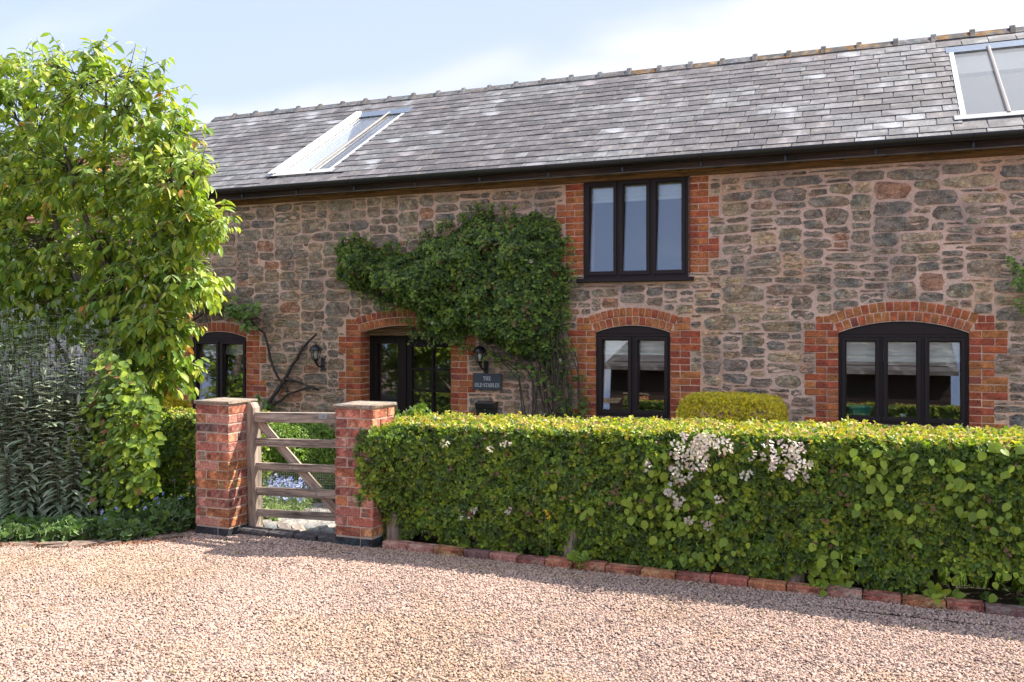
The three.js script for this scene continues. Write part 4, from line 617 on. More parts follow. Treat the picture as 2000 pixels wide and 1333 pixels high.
// ---------------------------------------------------------------- the tree
{
  const rnd = mulberry(141), base = [-6.78, -0.02, 3.55], T = thing('cherry_tree', 'leafy cherry tree with drooping bright green leaves beside the house', 'tree', base);
  const blobs = [[-7.68, 3.86, 0.47], [-6.94, 3.81, 0.43], [-6.34, 3.61, 0.37], [-5.95, 3.39, 0.27], [-7.82, 3.18, 0.55], [-7.07, 3.12, 0.51], [-6.4, 3.03, 0.42], [-5.86, 2.91, 0.3], [-5.55, 3.0, 0.16], [-7.68, 2.42, 0.5], [-6.72, 2.39, 0.36], [-6.13, 2.51, 0.39], [-5.72, 2.58, 0.25], [-5.45, 2.56, 0.12], [-6.25, 2.0, 0.39], [-5.83, 2.08, 0.3], [-5.55, 1.99, 0.13], [-6.81, 1.77, 0.28], [-6.07, 1.63, 0.28], [-5.81, 1.63, 0.16], [-6.43, 1.4, 0.26], [-7.88, 1.98, 0.3], [-6.72, 4.14, 0.13], [-7.57, 4.2, 0.16], [-8.06, 4.1, 0.24], [-6.19, 3.88, 0.18], [-5.95, 1.26, 0.16], [-8.5, 3.4, 0.5], [-8.4, 2.6, 0.5], [-6.2, 1.25, 0.26], [-6.5, 1.05, 0.22], [-7.35, 1.75, 0.34], [-7.9, 1.55, 0.34], [-7.25, 2.1, 0.3]];
  const wood = [], limb = (a, b, r0, r1, n = 7, amp = 0.1) => { const p = wander(a, b, r0, r1, n, amp, rnd); wood.push(tube(p, 7)); return p; };
  const trunk = wander([-6.78, -0.05, 3.55], [-6.70, 1.55, 3.5], 0.085, 0.062, 6, 0.05, rnd);
  local(obj('trunk', tube(trunk, 12), mBark, T), T);
  const fork = trunk[trunk.length - 1];
  const limbs = [limb(fork, [-7.55, 3.1, 3.55], 0.05, 0.022), limb(fork, [-6.55, 3.2, 3.35], 0.045, 0.02), limb(fork, [-6.0, 2.75, 3.55], 0.035, 0.015), limb(fork, [-7.0, 3.3, 3.8], 0.036, 0.016), limb(trunk[4], [-5.9, 1.9, 3.8], 0.03, 0.012), limb(trunk[3], [-7.7, 1.9, 3.5], 0.03, 0.012), limb(fork, [-6.75, 3.95, 3.55], 0.03, 0.01), limb(trunk[3], [-6.25, 1.45, 3.85], 0.022, 0.01)];
  const nodes = limbs.flat();
  const leaves = [];
  for (const [bx, by, br] of blobs) {
    const bz = 3.58 + (rnd() - 0.5) * 0.35, count = Math.max(8, Math.round((by > 3.3 ? 0.85 : by > 2.7 ? 1 : 1.2) * (br * br * 470 + br * 75)));
    const near = nodes.reduce((m, n) => { const d = (n[0] - bx) ** 2 + (n[1] - by) ** 2 + (n[2] - bz) ** 2; return d < m[0] ? [d, n] : m; }, [1e9, null])[1];
    const hub = wander(near, [bx, by, bz], Math.min(near[3], 0.013), 0.005, 4, 0.06, rnd); wood.push(tube(hub, 5));
    for (let k = 0; k < count; k++) {
      const d = rdir(rnd), rr = br * Math.pow(rnd(), 0.42) * (0.82 + 0.45 * rnd() + (rnd() < 0.08 ? 0.35 : 0)), p = V(bx + d.x * rr, by + d.y * rr * 0.92, bz + d.z * rr * 1.05);
      const dir = d.clone().multiplyScalar(0.8).add(V((rnd() - 0.5) * 0.8 + 0.15, -0.15 + rnd() * 0.4, (rnd() - 0.5) * 0.8)).normalize(), len = 0.12 + rnd() * 0.14, n = 5 + Math.floor(rnd() * 4);
      const s0 = p.clone().addScaledVector(dir, -len * 0.4), hb = hub[2 + Math.floor(rnd() * 3)];
      if (rnd() < 0.5) wood.push(tube(wander(hb, [s0.x, s0.y, s0.z], 0.005, 0.003, 3, 0.03, rnd), 4));
      wood.push(tube([[s0.x, s0.y, s0.z, 0.003], [s0.x + dir.x * len, s0.y + dir.y * len - 0.01, s0.z + dir.z * len, 0.0018]], 4));
      const tn = rnd() < 0.06 ? [[0.55, 0.24, 0.03], [0.5, 0.32, 0.04]] : greens.cherry;
      for (let i = 0; i < n; i++) {
        const t = i / n, side = i % 2 ? 1 : -1, at = s0.clone().addScaledVector(dir, len * (0.15 + 0.9 * t)); const sd = V(-dir.z, 0, dir.x).normalize().multiplyScalar(side * 0.8);
        const ax = dir.clone().multiplyScalar(0.6).add(sd).add(V(0, -0.35 - rnd() * 0.6, 0)).addScaledVector(rdir(rnd), 0.35);
        leaves.push({ p: at, axis: ax, nrm: V(0, 1, 0).addScaledVector(ax, 0.5).addScaledVector(rdir(rnd), 0.5), s: (0.5 + rnd() * 0.62) * (i > n - 2 ? 0.75 : 1), c: tone(i > n - 3 ? tn : greens.cherry, rnd, 0.5) });
      }
    }
  }
  local(stuff(obj('branches', wood, mBark, T)), T);
  copies('crown', leafGeo(0.118, 0.054, 0.28, 0.28), leafMat({ transmission: 0.55, clearcoat: 0.45, clearcoatRoughness: 0.3 }), leaves, T);
}
// ---------------------------------------------------------------- shrubs under the tree
{
  const rnd = mulberry(151), S = thing('grey_shrub', 'tall grey-green buddleia shrub with narrow leaves at the picture edge', 'shrub', [-6.9, 0, 4.35]), list = [], wood = [];
  for (let k = 0; k < 420; k++) {
    const a = rnd() * 6.28, q = Math.sqrt(rnd()), x = -6.85 + Math.cos(a) * q * 0.95, z = 4.12 + Math.sin(a) * q * 0.55, hgt = (1.95 - 0.75 * q * q - Math.max(0, x + 6.3) * 1.1) * (0.45 + 0.55 * rnd()), lean = V(Math.cos(a) * 0.28 * q, 1, Math.sin(a) * 0.28 * q + 0.06);
    const y1 = Math.max(0.3, hgt), y0 = y1 * 0.2, p0 = V(x - lean.x * y1 * 0.5, 0, z - lean.z * y1 * 0.3), top = V(x + lean.x * y1 * 0.35, y1, z + lean.z * y1 * 0.4), pts = wander([p0.x, p0.y, p0.z], [top.x, top.y, top.z], 0.005, 0.002, 5, 0.05, rnd); wood.push(tube(pts, 4));
    for (let y = 0; y < 22; y++) { const t = 0.12 + 0.86 * y / 22 + rnd() * 0.02, i = Math.min(4, Math.floor(t * 5)), f = t * 5 - i, A = pts[i], B = pts[i + 1], p = V(mix(A[0], B[0], f), mix(A[1], B[1], f), mix(A[2], B[2], f)); for (const s of [-1, 1]) { const w = y * 1.57 + rnd() * 0.5, ax = V(Math.cos(w) * s, 0.45 - (1 - t) * 0.9 + (rnd() - 0.5) * 0.5, Math.sin(w) * s); list.push({ p, axis: ax, nrm: V(-Math.cos(w) * s * 0.6, 1, -Math.sin(w) * s * 0.6), s: (0.75 + rnd() * 0.5) * (1.2 - 0.5 * t), c: tone(greens.grey, rnd, 0.3) }); } }
    for (let q2 = 0; q2 < 5; q2++) list.push({ p: top, axis: V((rnd() - 0.5) * 0.7, 1, (rnd() - 0.5) * 0.7), nrm: rdir(rnd), s: 0.35 + rnd() * 0.2, c: tone([[0.34, 0.38, 0.30]], rnd, 0.2) });
  }
  local(stuff(obj('stems', wood, mTwig, S)), S); copies('foliage', leafGeo(0.12, 0.036, 0.3, 0.25), mMattLeaf, list, S);
}
{
  const rnd = mulberry(161), S = thing('hazel_shrub', 'broad-leaved bright green shrub at the foot of the tree', 'shrub', [-5.85, 0, 4.2]), list = [], wood = [];
  for (const [x, y, r, n] of [[-5.82, 1.0, 0.26, 210], [-6.08, 0.70, 0.27, 220], [-5.70, 0.69, 0.24, 200], [-5.85, 0.34, 0.28, 240], [-6.34, 0.52, 0.16, 55], [-5.60, 0.40, 0.15, 80], [-6.2, 0.30, 0.2, 90], [-6.55, 0.44, 0.12, 26], [-5.56, 0.97, 0.12, 60], [-5.95, 1.3, 0.17, 70], [-5.75, 1.2, 0.12, 40], [-6.05, 1.0, 0.17, 80]]) {
    wood.push(tube(wander([-5.85, 0, 4.15], [x, y, 4.2], 0.014, 0.004, 5, 0.08, rnd), 5));
    for (let k = 0; k < n * 1.7; k++) { const d = rdir(rnd), q = r * Math.pow(rnd(), 0.4); list.push({ p: V(x + d.x * q, Math.max(0.04, y + d.y * q), 4.28 + d.z * q * 0.8), axis: V((rnd() - 0.5) * 1.8 + d.x * 0.4, -0.4 + (rnd() - 0.5) * 1.1, 0.35 + d.z * 0.4), nrm: V((rnd() - 0.5) * 1.2 + d.x * 0.4, 0.75, 0.7), s: 0.55 + rnd() * 0.6, c: rnd() < 0.025 ? [0.4, 0.15, 0.06] : tone(rnd() < 0.2 ? greens.hazel : greens.hedge, rnd, 0.5) }); }
  }
  local(stuff(obj('stems', wood, mTwig, S)), S); copies('foliage', leafGeo(0.078, 0.054, 0.25, 0.28), mLeaf, list, S);
}
function carpet(name, label, cat, spots, leaf, tones, seed, y = (x, z) => groundY(x, z)) {
  const rnd = mulberry(seed), list = [], c0 = spots[0]; const t = thing(name, label, cat, [c0[0], y(c0[0], c0[1]), c0[1]]); t.userData.kind = 'stuff';
  for (const [x, z, r, h, n] of spots) for (let k = 0; k < n; k++) { const a = rnd() * 6.28, q = Math.sqrt(rnd()) * r, px = x + Math.cos(a) * q, pz = z + Math.sin(a) * q * 0.7; list.push({ p: V(px, y(px, pz) + 0.015 + rnd() * h * (1 - 0.5 * q / r), pz), axis: rdir(rnd).add(V(0, 0.6, 0.1)), nrm: V((rnd() - 0.5), 1, 0.4 + rnd() * 0.4), s: 0.6 + rnd() * 0.7, c: tone(tones, rnd, 0.3) }); }
  copies('foliage', leaf, mLeaf, list, t); return [t, rnd];
}
{
  const lobed = leafGeo(0.055, 0.052, 0.2, 0.2, 1);
  carpet('ground_cover', 'low leafy ground cover along the stone edging under the tree', 'ground cover', [[-6.35, 4.86, 0.3, 0.1, 420], [-5.95, 4.72, 0.3, 0.12, 480], [-5.6, 4.5, 0.28, 0.14, 460], [-5.38, 4.25, 0.22, 0.25, 420], [-5.28, 4.08, 0.15, 0.3, 260], [-6.7, 4.95, 0.3, 0.12, 260], [-5.48, 4.62, 0.16, 0.1, 160]], sprigGeo(lobed, 3, 3), greens.cover, 171);
  const flower = (() => { const g = []; for (let k = 0; k < 5; k++) { const c = new THREE.CircleGeometry(0.0042, 5); c.translate(0, 0.0045, 0); c.rotateX(0.3); c.rotateZ(k / 5 * 6.283); g.push(c.toNonIndexed()); } return mergeGeometries(g); })();
  const bunch = (() => { const g = [], r = mulberry(7); for (let k = 0; k < 5; k++) g.push(flower.clone().rotateX((r() - 0.5) * 0.9).rotateY((r() - 0.5) * 0.9).translate((r() - 0.5) * 0.035, (r() - 0.5) * 0.035, r() * 0.02)); return mergeGeometries(g); })();
  const blooms = (name, label, cat, spots, tones, seed, s0 = 1, geo = bunch) => { const rnd = mulberry(seed), list = [], [X, Z] = spots[0], t = thing(name, label, cat, [X, groundY(X, Z), Z]); t.userData.kind = 'stuff'; const st = []; for (const [x, z, r, y0, y1, n] of spots) for (let k = 0; k < n; k++) { const a = rnd() * 6.28, q = Math.sqrt(rnd()) * r, px = x + Math.cos(a) * q, pz = z + Math.sin(a) * q, py = groundY(px, pz) + mix(y0, y1, rnd()); list.push({ p: V(px, py, pz), axis: rdir(rnd), nrm: V((rnd() - 0.5), 0.8, 0.7), s: s0 * (0.7 + rnd() * 0.6), c: tone(tones, rnd, 0.2) }); st.push(tube([[px, py, pz, 0.0012], [px + (rnd() - 0.5) * 0.05, groundY(px, pz), pz - 0.02, 0.0015]], 3)); } local(stuff(obj('stems', st, std({ color: lin(0.12, 0.2, 0.05) }), t)), t); copies('blooms', geo, mPetal, list, t); return t; };
  blooms('blue_flowers', 'scattered small blue flowers in the bed beside the brick pillar', 'flowers', [[-5.6, 4.5, 0.3, 0.1, 0.28, 13], [-5.3, 4.2, 0.2, 0.2, 0.42, 8]], [[0.30, 0.40, 0.75], [0.4, 0.45, 0.75]], 181, 0.8);
  blooms('yellow_flowers', 'few yellow flowers at the foot of the brick pillar', 'flowers', [[-5.2, 4.2, 0.08, 0.28, 0.42, 4]], [[0.85, 0.6, 0.02]], 182, 0.9);
  carpet('flower_leaves', 'pale leaves of the blue flowers behind the gate', 'plants', [[-5.28, 2.9, 0.25, 0.2, 330], [-5.5, 2.5, 0.25, 0.22, 300], [-5.1, 3.3, 0.18, 0.2, 160], [-4.95, 3.55, 0.12, 0.2, 90]], sprigGeo(leafGeo(0.05, 0.018, 0.3, 0.2), 4, 4), [[0.22, 0.34, 0.07], [0.28, 0.40, 0.08]], 172);
  blooms('forget_me_nots', 'pale blue forget-me-nots seen between the gate rails', 'flowers', [[-5.28, 2.9, 0.24, 0.14, 0.3, 120], [-5.5, 2.5, 0.24, 0.14, 0.32, 110], [-5.1, 3.3, 0.15, 0.1, 0.3, 50]], [[0.38, 0.46, 0.82], [0.5, 0.56, 0.85], [0.62, 0.66, 0.86]], 183, 1);
  blooms('buttercup', 'single yellow flower low on the front of the hedge', 'flower', [[-2.16, 4.08, 0.02, 0.32, 0.37, 3]], [[0.9, 0.55, 0.01]], 184, 0.8);
  carpet('low_leaves', 'small leafy weeds at the foot of the middle fence post', 'weeds', [[-1.96, 4.04, 0.08, 0.1, 22]], sprigGeo(lobed, 3, 5), greens.hazel, 173);
  carpet('nettle_clump', 'leafy weeds at the hedge foot below the wide window', 'weeds', [[-0.36, 4.0, 0.13, 0.24, 34], [0.2, 4.0, 0.2, 0.12, 22]], sprigGeo(leafGeo(0.06, 0.04, 0.2, 0.2), 3, 6), greens.hazel, 174);
  // grass of the front garden behind the hedge, and tufts in the gravel
  const rnd = mulberry(191), grass = [], tuft = [], blade = (() => { const g = [], r = mulberry(3); for (let k = 0; k < 7; k++) { const b = leafGeo(0.06 + r() * 0.03, 0.005, 0.2, 0.35); b.rotateX(0.3 * r()); b.rotateY(r() * 6.28); b.translate((r() - 0.5) * 0.03, 0, (r() - 0.5) * 0.03); g.push(b.toNonIndexed()); } return mergeGeometries(g); })();
  for (let k = 0; k < 16000; k++) { const x = -3.55 + rnd() * 6.5, z = 0.3 + rnd() * 3.0; grass.push({ p: V(x, groundY(x, z) + 0.004, z), axis: V((rnd() - 0.5) * 0.5, 1, (rnd() - 0.5) * 0.5), nrm: V(rnd() - 0.5, 0, rnd() - 0.5), s: 0.8 + rnd() * 0.8, c: tone([[0.22, 0.34, 0.04], [0.28, 0.38, 0.05], [0.17, 0.28, 0.04]], rnd, 0.3) }); }
  const L = copies('lawn_grass', blade, mLeaf, grass, scene); L.name = 'grass'; tag(L, 'sunlit lawn grass glimpsed under the hedge', 'grass', null, 'stuff');
  for (let k = 0; k < 1500; k++) { const u = rnd(), x = -6.4 + rnd() * 7.4, z = 4.15 + rnd() * 2.9; if (fbm(x * 1.1, z * 1.1, 3, 231) < 0.52) continue; tuft.push({ p: V(x, gravelY(x, z) + 0.004, z), axis: V((rnd() - 0.5), 0.9, (rnd() - 0.5)), nrm: rdir(rnd), s: 0.14 + rnd() * 0.2, c: tone([[0.35, 0.36, 0.07], [0.42, 0.38, 0.1], [0.25, 0.33, 0.06]], rnd, 0.3) }); }
  const G = copies('gravel_weeds', blade, mLeaf, tuft, scene); tag(G, 'tiny yellowish weeds and moss tufts scattered in the gravel', 'weeds', null, 'stuff');
  // dead leaves along the bed edge
  const dead = []; for (let k = 0; k < 420; k++) { const t = rnd(), x = mix(-4.95, -6.6, t) + (rnd() - 0.5) * 0.2, z = mix(4.36, 5.3, Math.pow(t, 0.7)) + (rnd() - 0.3) * 0.12; dead.push({ p: V(x, gravelY(x, z) + 0.012, z), axis: V(rnd() - 0.5, 0.15, rnd() - 0.5), nrm: V((rnd() - 0.5) * 0.6, 1, (rnd() - 0.5) * 0.6), s: 0.5 + rnd() * 0.5, c: tone([[0.42, 0.16, 0.06], [0.36, 0.2, 0.1], [0.3, 0.11, 0.05]], rnd, 0.3) }); }
  const D = copies('fallen_leaves', smallLeaf, mMattLeaf, dead, scene); tag(D, 'brown fallen leaves scattered along the stone edging', 'leaves', null, 'stuff');
}
// ---------------------------------------------------------------- climbers on the wall
{
  const rnd = mulberry(201), R = thing('climbing_rose', 'big dark green climbing rose over the doorway and sign', 'climber', [-3.55, FLOOR, 0.1]), list = [], wood = [], fl = [];
  const poly = [[-6.521, 2.51], [-6.421, 2.637], [-6.179, 2.648], [-5.734, 2.538], [-5.445, 2.56], [-5.092, 2.747], [-4.713, 2.855], [-4.52, 2.97], [-4.345, 2.92], [-4.018, 2.872], [-3.667, 2.809], [-3.461, 2.625], [-3.387, 2.272], [-3.449, 1.864], [-3.498, 1.513], [-3.40, 1.163], [-3.26, 0.80], [-3.3, 0.60], [-3.42, 0.62], [-3.55, 0.95], [-3.70, 1.10], [-3.95, 1.212], [-4.312, 1.328], [-4.713, 1.458], [-5.092, 1.493], [-5.409, 1.58], [-5.481, 1.819], [-5.771, 1.935], [-6.179, 2.03], [-6.521, 2.184]];
  const inside = (x, y) => { let c = false; for (let i = 0, k = poly.length - 1; i < poly.length; k = i++) { const [xi, yi] = poly[i], [xj, yj] = poly[k]; if ((yi > y) !== (yj > y) && x < (xj - xi) * (y - yi) / (yj - yi) + xi) c = !c; } return c; };
  const edge = (x, y) => { let m = 9; for (let i = 0, k = poly.length - 1; i < poly.length; k = i++) { const [ax, ay] = poly[k], [bx, by] = poly[i], l = (bx - ax) ** 2 + (by - ay) ** 2, t = clamp(((x - ax) * (bx - ax) + (y - ay) * (by - ay)) / l); m = Math.min(m, Math.hypot(x - ax - t * (bx - ax), y - ay - t * (by - ay))); } return m; };
  let n = 0;
  while (n < 9500) {
    const x0 = -6.6 + rnd() * 3.4, y0 = 0.55 + rnd() * 2.5, wx = x0 + (fbm(x0 * 5, y0 * 5, 3, 241) - 0.5) * 0.45, wy = y0 + (fbm(x0 * 5 + 9, y0 * 5, 3, 242) - 0.5) * 0.45; if (!inside(wx, wy)) continue;
    const e = edge(wx, wy), low = smooth(1.5, 0.9, y0), lump = fbm(x0 * 4.5, y0 * 4.5, 3, 243), th = (0.05 + 0.34 * smooth(0, 0.4, e)) * (0.45 + 1.1 * lump) * (1 - 0.45 * low); if (rnd() < low * 0.8) continue; if (x0 > -3.75 && y0 < 1.9 && rnd() < 0.3) continue; if (lump < 0.34 && rnd() < 0.6) continue;
    const z = 0.02 + th * (1 - 0.55 * rnd() * rnd());
    list.push({ p: V(x0, y0, z), axis: rdir(rnd).add(V(0, -0.1, 0.25)), nrm: V((rnd() - 0.5) * 0.9, 0.5 + rnd() * 0.3, 0.9), s: 0.75 + rnd() * 0.5, c: rnd() < 0.05 ? tone([[0.26, 0.26, 0.05], [0.32, 0.2, 0.07]], rnd, 0.2) : tone(greens.rose, rnd, 0.35) }); n++;
    if (rnd() < 0.0009) fl.push({ p: V(x0, y0, 0.03 + th), axis: rdir(rnd), nrm: V(0, 0.3, 1), s: 1.0, c: [0.85, 0.8, 0.68] });
  }
  // arching new shoots at the rim
  for (let k = 0; k < 240; k++) { const i = Math.floor(rnd() * 28), [x, y] = poly[i], [x2, y2] = poly[i + 1], t = rnd(), b = V(mix(x, x2, t), mix(y, y2, t), 0.12), d = V((rnd() - 0.5) * 0.9, 0.8, 0.3 * rnd()).normalize(); if (i > 10 && i < 17) d.set(0.8, rnd() * 0.5, 0.3).normalize(); if (i > 17) d.set((rnd() - 0.5), -0.6 * rnd() + 0.1, 0.4).normalize(); const len = 0.06 + rnd() * 0.13; wood.push(tube([[b.x, b.y, b.z, 0.003], [b.x + d.x * len, b.y + d.y * len, b.z + d.z * len, 0.0015]], 4)); for (let q = 0; q < 4; q++) list.push({ p: b.clone().addScaledVector(d, len * (q + 1) / 4), axis: rdir(rnd), nrm: V(0, 0.5, 1), s: 0.5 + rnd() * 0.3, c: tone(greens.rose.concat([[0.3, 0.26, 0.06]]), rnd, 0.3) }); }
  copies('foliage', sprigGeo(leafGeo(0.050, 0.034, 0.25, 0.2), 4, 77), mLeaf, list, R);
  const petal = []; for (let k = 0; k < 6; k++) { const c = new THREE.CircleGeometry(0.014, 6); c.translate(0, 0.012, 0); c.rotateX(0.5); c.rotateZ(k * 1.05); petal.push(c.toNonIndexed()); } copies('blossom', mergeGeometries(petal), mPetal, fl, R);
  for (let k = 0; k < 26; k++) { const x = -3.95 + rnd() * 0.75, top = [-4.6 + rnd() * 1.15, 1.2 + rnd() * 1.2, 0.08 + rnd() * 0.1], mid = [mix(x, top[0], 0.45) + 0.1, 0.95 + rnd() * 0.3, 0.1 + rnd() * 0.1]; wood.push(tube([...wander([x, FLOOR, 0.06 + rnd() * 0.15], mid, 0.012 - rnd() * 0.005, 0.008, 5, 0.05, rnd), ...wander(mid, top, 0.008, 0.003, 5, 0.07, rnd).slice(1)], 5)); }
  for (let k = 0; k < 34; k++) { const x = -5.5 + rnd() * 2.1, y = 1.35 + rnd() * 0.5; wood.push(tube(wander([x, y, 0.08 + rnd() * 0.15], [x + (rnd() - 0.5) * 0.6, y + (rnd() - 0.4) * 0.3, 0.1 + rnd() * 0.2], 0.004, 0.002, 5, 0.06, rnd), 4)); }
  for (let k = 0; k < 12; k++) wood.push(tube(wander([-6.2 + rnd() * 0.6, 1.95 + rnd() * 0.2, 0.1], [-5.9 + rnd() * 0.6, 1.8 + rnd() * 0.2, 0.15], 0.003, 0.002, 4, 0.05, rnd), 4));
  local(stuff(obj('stems', wood, std({ color: lin(0.27, 0.2, 0.14), map: rep(tBark, 3), bumpMap: rep(tBark, 4), bumpScale: 0.003 }), R)), R);
}
{
  const rnd = mulberry(211), Vn = thing('wall_vine', 'mostly bare woody vine over the window arch and wall beside the door', 'climber', [-7.55, FLOOR, 0.06]), wood = [], list = [];
  const path = (pts, r0, r1) => { const o = []; pts.forEach((p, i) => { o.push([p[0] + (rnd() - 0.5) * 0.02, p[1] + (rnd() - 0.5) * 0.02, p[2] ?? 0.05, mix(r0, r1, i / (pts.length - 1))]); if (i < pts.length - 1) { const q = pts[i + 1]; o.push([(p[0] + q[0]) / 2 + (rnd() - 0.5) * 0.05, (p[1] + q[1]) / 2 + (rnd() - 0.5) * 0.05, p[2] ?? 0.05, mix(r0, r1, (i + 0.5) / (pts.length - 1))]); } }); wood.push(tube(o, 7)); };
  path([[-7.75, FLOOR], [-7.7, 0.2], [-7.652, 0.575], [-7.445, 0.819], [-7.322, 0.991], [-7.16, 1.228], [-7.0, 1.43], [-6.86, 1.55]], 0.034, 0.014);
  path([[-7.70, 0.3], [-7.6, 0.62], [-7.4, 0.9], [-7.22, 1.15], [-7.08, 1.38]], 0.022, 0.01);
  path([[-7.363, 0.956], [-7.08, 0.91], [-6.826, 0.835]], 0.02, 0.011); path([[-7.569, 0.612], [-7.3, 0.75], [-7.0, 0.851], [-6.83, 0.83]], 0.018, 0.012);
  path([[-9.3, 1.40, 0.07], [-9.106, 1.559, 0.08], [-8.88, 1.715, 0.1], [-8.568, 1.875, 0.12], [-8.22, 1.906, 0.12], [-7.879, 1.733, 0.1], [-7.67, 1.562, 0.08], [-7.587, 1.224, 0.05], [-7.463, 0.955, 0.05], [-7.3, 0.791, 0.05]], 0.012, 0.018);
  for (let k = 0; k < 90; k++) { const t = rnd(), a = Math.PI * (0.12 + 0.76 * t), x = -8.5 - Math.cos(a) * 0.78, y = 1.52 + Math.sin(a) * 0.36 + (rnd() - 0.5) * 0.14; wood.push(tube(wander([x, y, 0.06 + rnd() * 0.08], [x + (rnd() - 0.3) * 0.6, y + (rnd() - 0.5) * 0.24 + (0.5 - t) * 0.2, 0.07 + rnd() * 0.12], 0.0055, 0.0025, 5, 0.06, rnd), 4)); }
  for (const [x, y, r, n] of [[-8.62, 2.03, 0.17, 60], [-8.36, 1.99, 0.17, 64], [-8.1, 1.88, 0.17, 60], [-7.89, 1.79, 0.16, 50], [-7.72, 1.9, 0.12, 22], [-7.85, 1.64, 0.1, 22], [-8.9, 1.9, 0.15, 40], [-7.7, 0.7, 0.06, 8], [-7.55, 0.62, 0.07, 12], [-7.5, 0.45, 0.12, 20]]) for (let k = 0; k < n; k++) { const d = rdir(rnd), q = r * Math.sqrt(rnd()); list.push({ p: V(x + d.x * q, y + d.y * q * 0.8, 0.12 + rnd() * 0.12), axis: rdir(rnd).add(V(0, -0.3, 0.3)), nrm: V((rnd() - 0.5) * 0.8, 0.5, 1), s: 0.7 + rnd() * 0.5, c: tone(greens.vine, rnd, 0.3) }); }
  local(obj('stems', wood, std({ color: lin(0.21, 0.16, 0.13), map: rep(tBark, 3), bumpMap: rep(tBark, 4), bumpScale: 0.005 }), Vn), Vn); copies('foliage', leafGeo(0.07, 0.066, 0.2, 0.2, 1), mLeaf, list, Vn);
  const C = thing('ivy_climber', 'sprig of green climber on the stone wall at the picture edge', 'climber', [1.3, FLOOR, 0.06]), cl = [], cw = [];
  cw.push(tube(wander([1.55, FLOOR, 0.05], [1.35, 1.8, 0.06], 0.016, 0.008, 8, 0.08, rnd), 6)); for (let k = 0; k < 8; k++) cw.push(tube(wander([1.36, 1.6 + rnd() * 0.3, 0.07], [1.0 + rnd() * 0.7, 1.8 + rnd() * 0.6, 0.12], 0.005, 0.002, 5, 0.05, rnd), 4));
  for (const [x, y, r, n] of [[1.06, 2.24, 0.09, 18], [1.14, 2.08, 0.12, 52], [1.25, 2.15, 0.18, 80], [1.15, 1.86, 0.07, 14], [1.32, 1.83, 0.2, 90], [1.5, 2.1, 0.25, 100]]) for (let k = 0; k < n; k++) { const d = rdir(rnd), q = r * Math.sqrt(rnd()); cl.push({ p: V(x + d.x * q, y + d.y * q, 0.08 + rnd() * 0.16), axis: rdir(rnd).add(V(0, -0.2, 0.3)), nrm: V((rnd() - 0.5) * 0.8, 0.5, 1), s: 0.6 + rnd() * 0.5, c: tone(greens.vine.concat(greens.rose), rnd, 0.3) }); }
  local(obj('stems', cw, mTwig, C), C); copies('foliage', leafGeo(0.05, 0.036, 0.2, 0.2), mLeaf, cl, C);
}
// ---------------------------------------------------------------- lamps, plaque, letter box
function lantern(label, x, y) {
  const t = thing('wall_lantern', label, 'lamp', [x, y, 0.01], 'black wall lanterns');
  const lathe = (pts, n = 20) => new THREE.LatheGeometry(pts.map(([r, h]) => new THREE.Vector2(r, h)), n);
  const bp = chamferBox(0.062, 0.15, 0.022, 0.009); const b = obj('back_plate', bp, mBlack, t); b.position.set(0.03, -0.13, 0.012);
  obj('arm', tube([[0.03, -0.15, 0.02, 0.013], [0.03, -0.165, 0.07, 0.012], [0.02, -0.14, 0.115, 0.013], [0.0, -0.09, 0.125, 0.02], [0.0, -0.075, 0.125, 0.026]], 10), mBlack, t);
  const hex = (r0, r1, y0, y1) => { const g = new THREE.CylinderGeometry(r1, r0, y1 - y0, 6, 1, true); g.translate(0, (y0 + y1) / 2, 0.125); return g; };
  obj('glass', hex(0.042, 0.072, -0.06, 0.05), phys({ color: lin(0.9, 0.93, 0.9), roughness: 0.12, transmission: 1, thickness: 0, ior: 1.5 }), t);
  const bars = []; for (let k = 0; k < 6; k++) { const a = k / 6 * 6.2832; bars.push(tube([[Math.sin(a) * 0.043, -0.062, 0.125 + Math.cos(a) * 0.043, 0.0035], [Math.sin(a) * 0.073, 0.052, 0.125 + Math.cos(a) * 0.073, 0.0035]], 5)); }
  const cup = lathe([[0, -0.085], [0.03, -0.08], [0.046, -0.066], [0.046, -0.058], [0, -0.058]], 6); cup.translate(0, 0, 0.125);
  const rim = lathe([[0.07, 0.046], [0.084, 0.048], [0.084, 0.056], [0.07, 0.06]], 6); rim.translate(0, 0, 0.125);
  obj('cage', [...bars, cup, rim], mBlack, t);
  const cap = lathe([[0.08, 0.055], [0.074, 0.075], [0.058, 0.1], [0.032, 0.118], [0.012, 0.124], [0.010, 0.13], [0, 0.13]], 6); cap.translate(0, 0, 0.125); obj('cap', cap, mBlack, t);
  const fin = lathe([[0.006, 0.128], [0.005, 0.14], [0.009, 0.15], [0.004, 0.162], [0.001, 0.178], [0, 0.178]], 10); fin.translate(0, 0, 0.125); obj('finial', fin, mBlack, t);
  const bulb = lathe([[0, -0.05], [0.012, -0.05], [0.014, -0.02], [0.024, 0.0], [0.022, 0.02], [0.01, 0.032], [0, 0.034]], 14); bulb.translate(0, 0, 0.125); obj('bulb', bulb, mWhite, t);
  return t;
}
lantern('black wall lantern on bare stone between window and door', -6.81, 1.285);
lantern('black wall lantern under the rose above the sign', -4.49, 1.29);
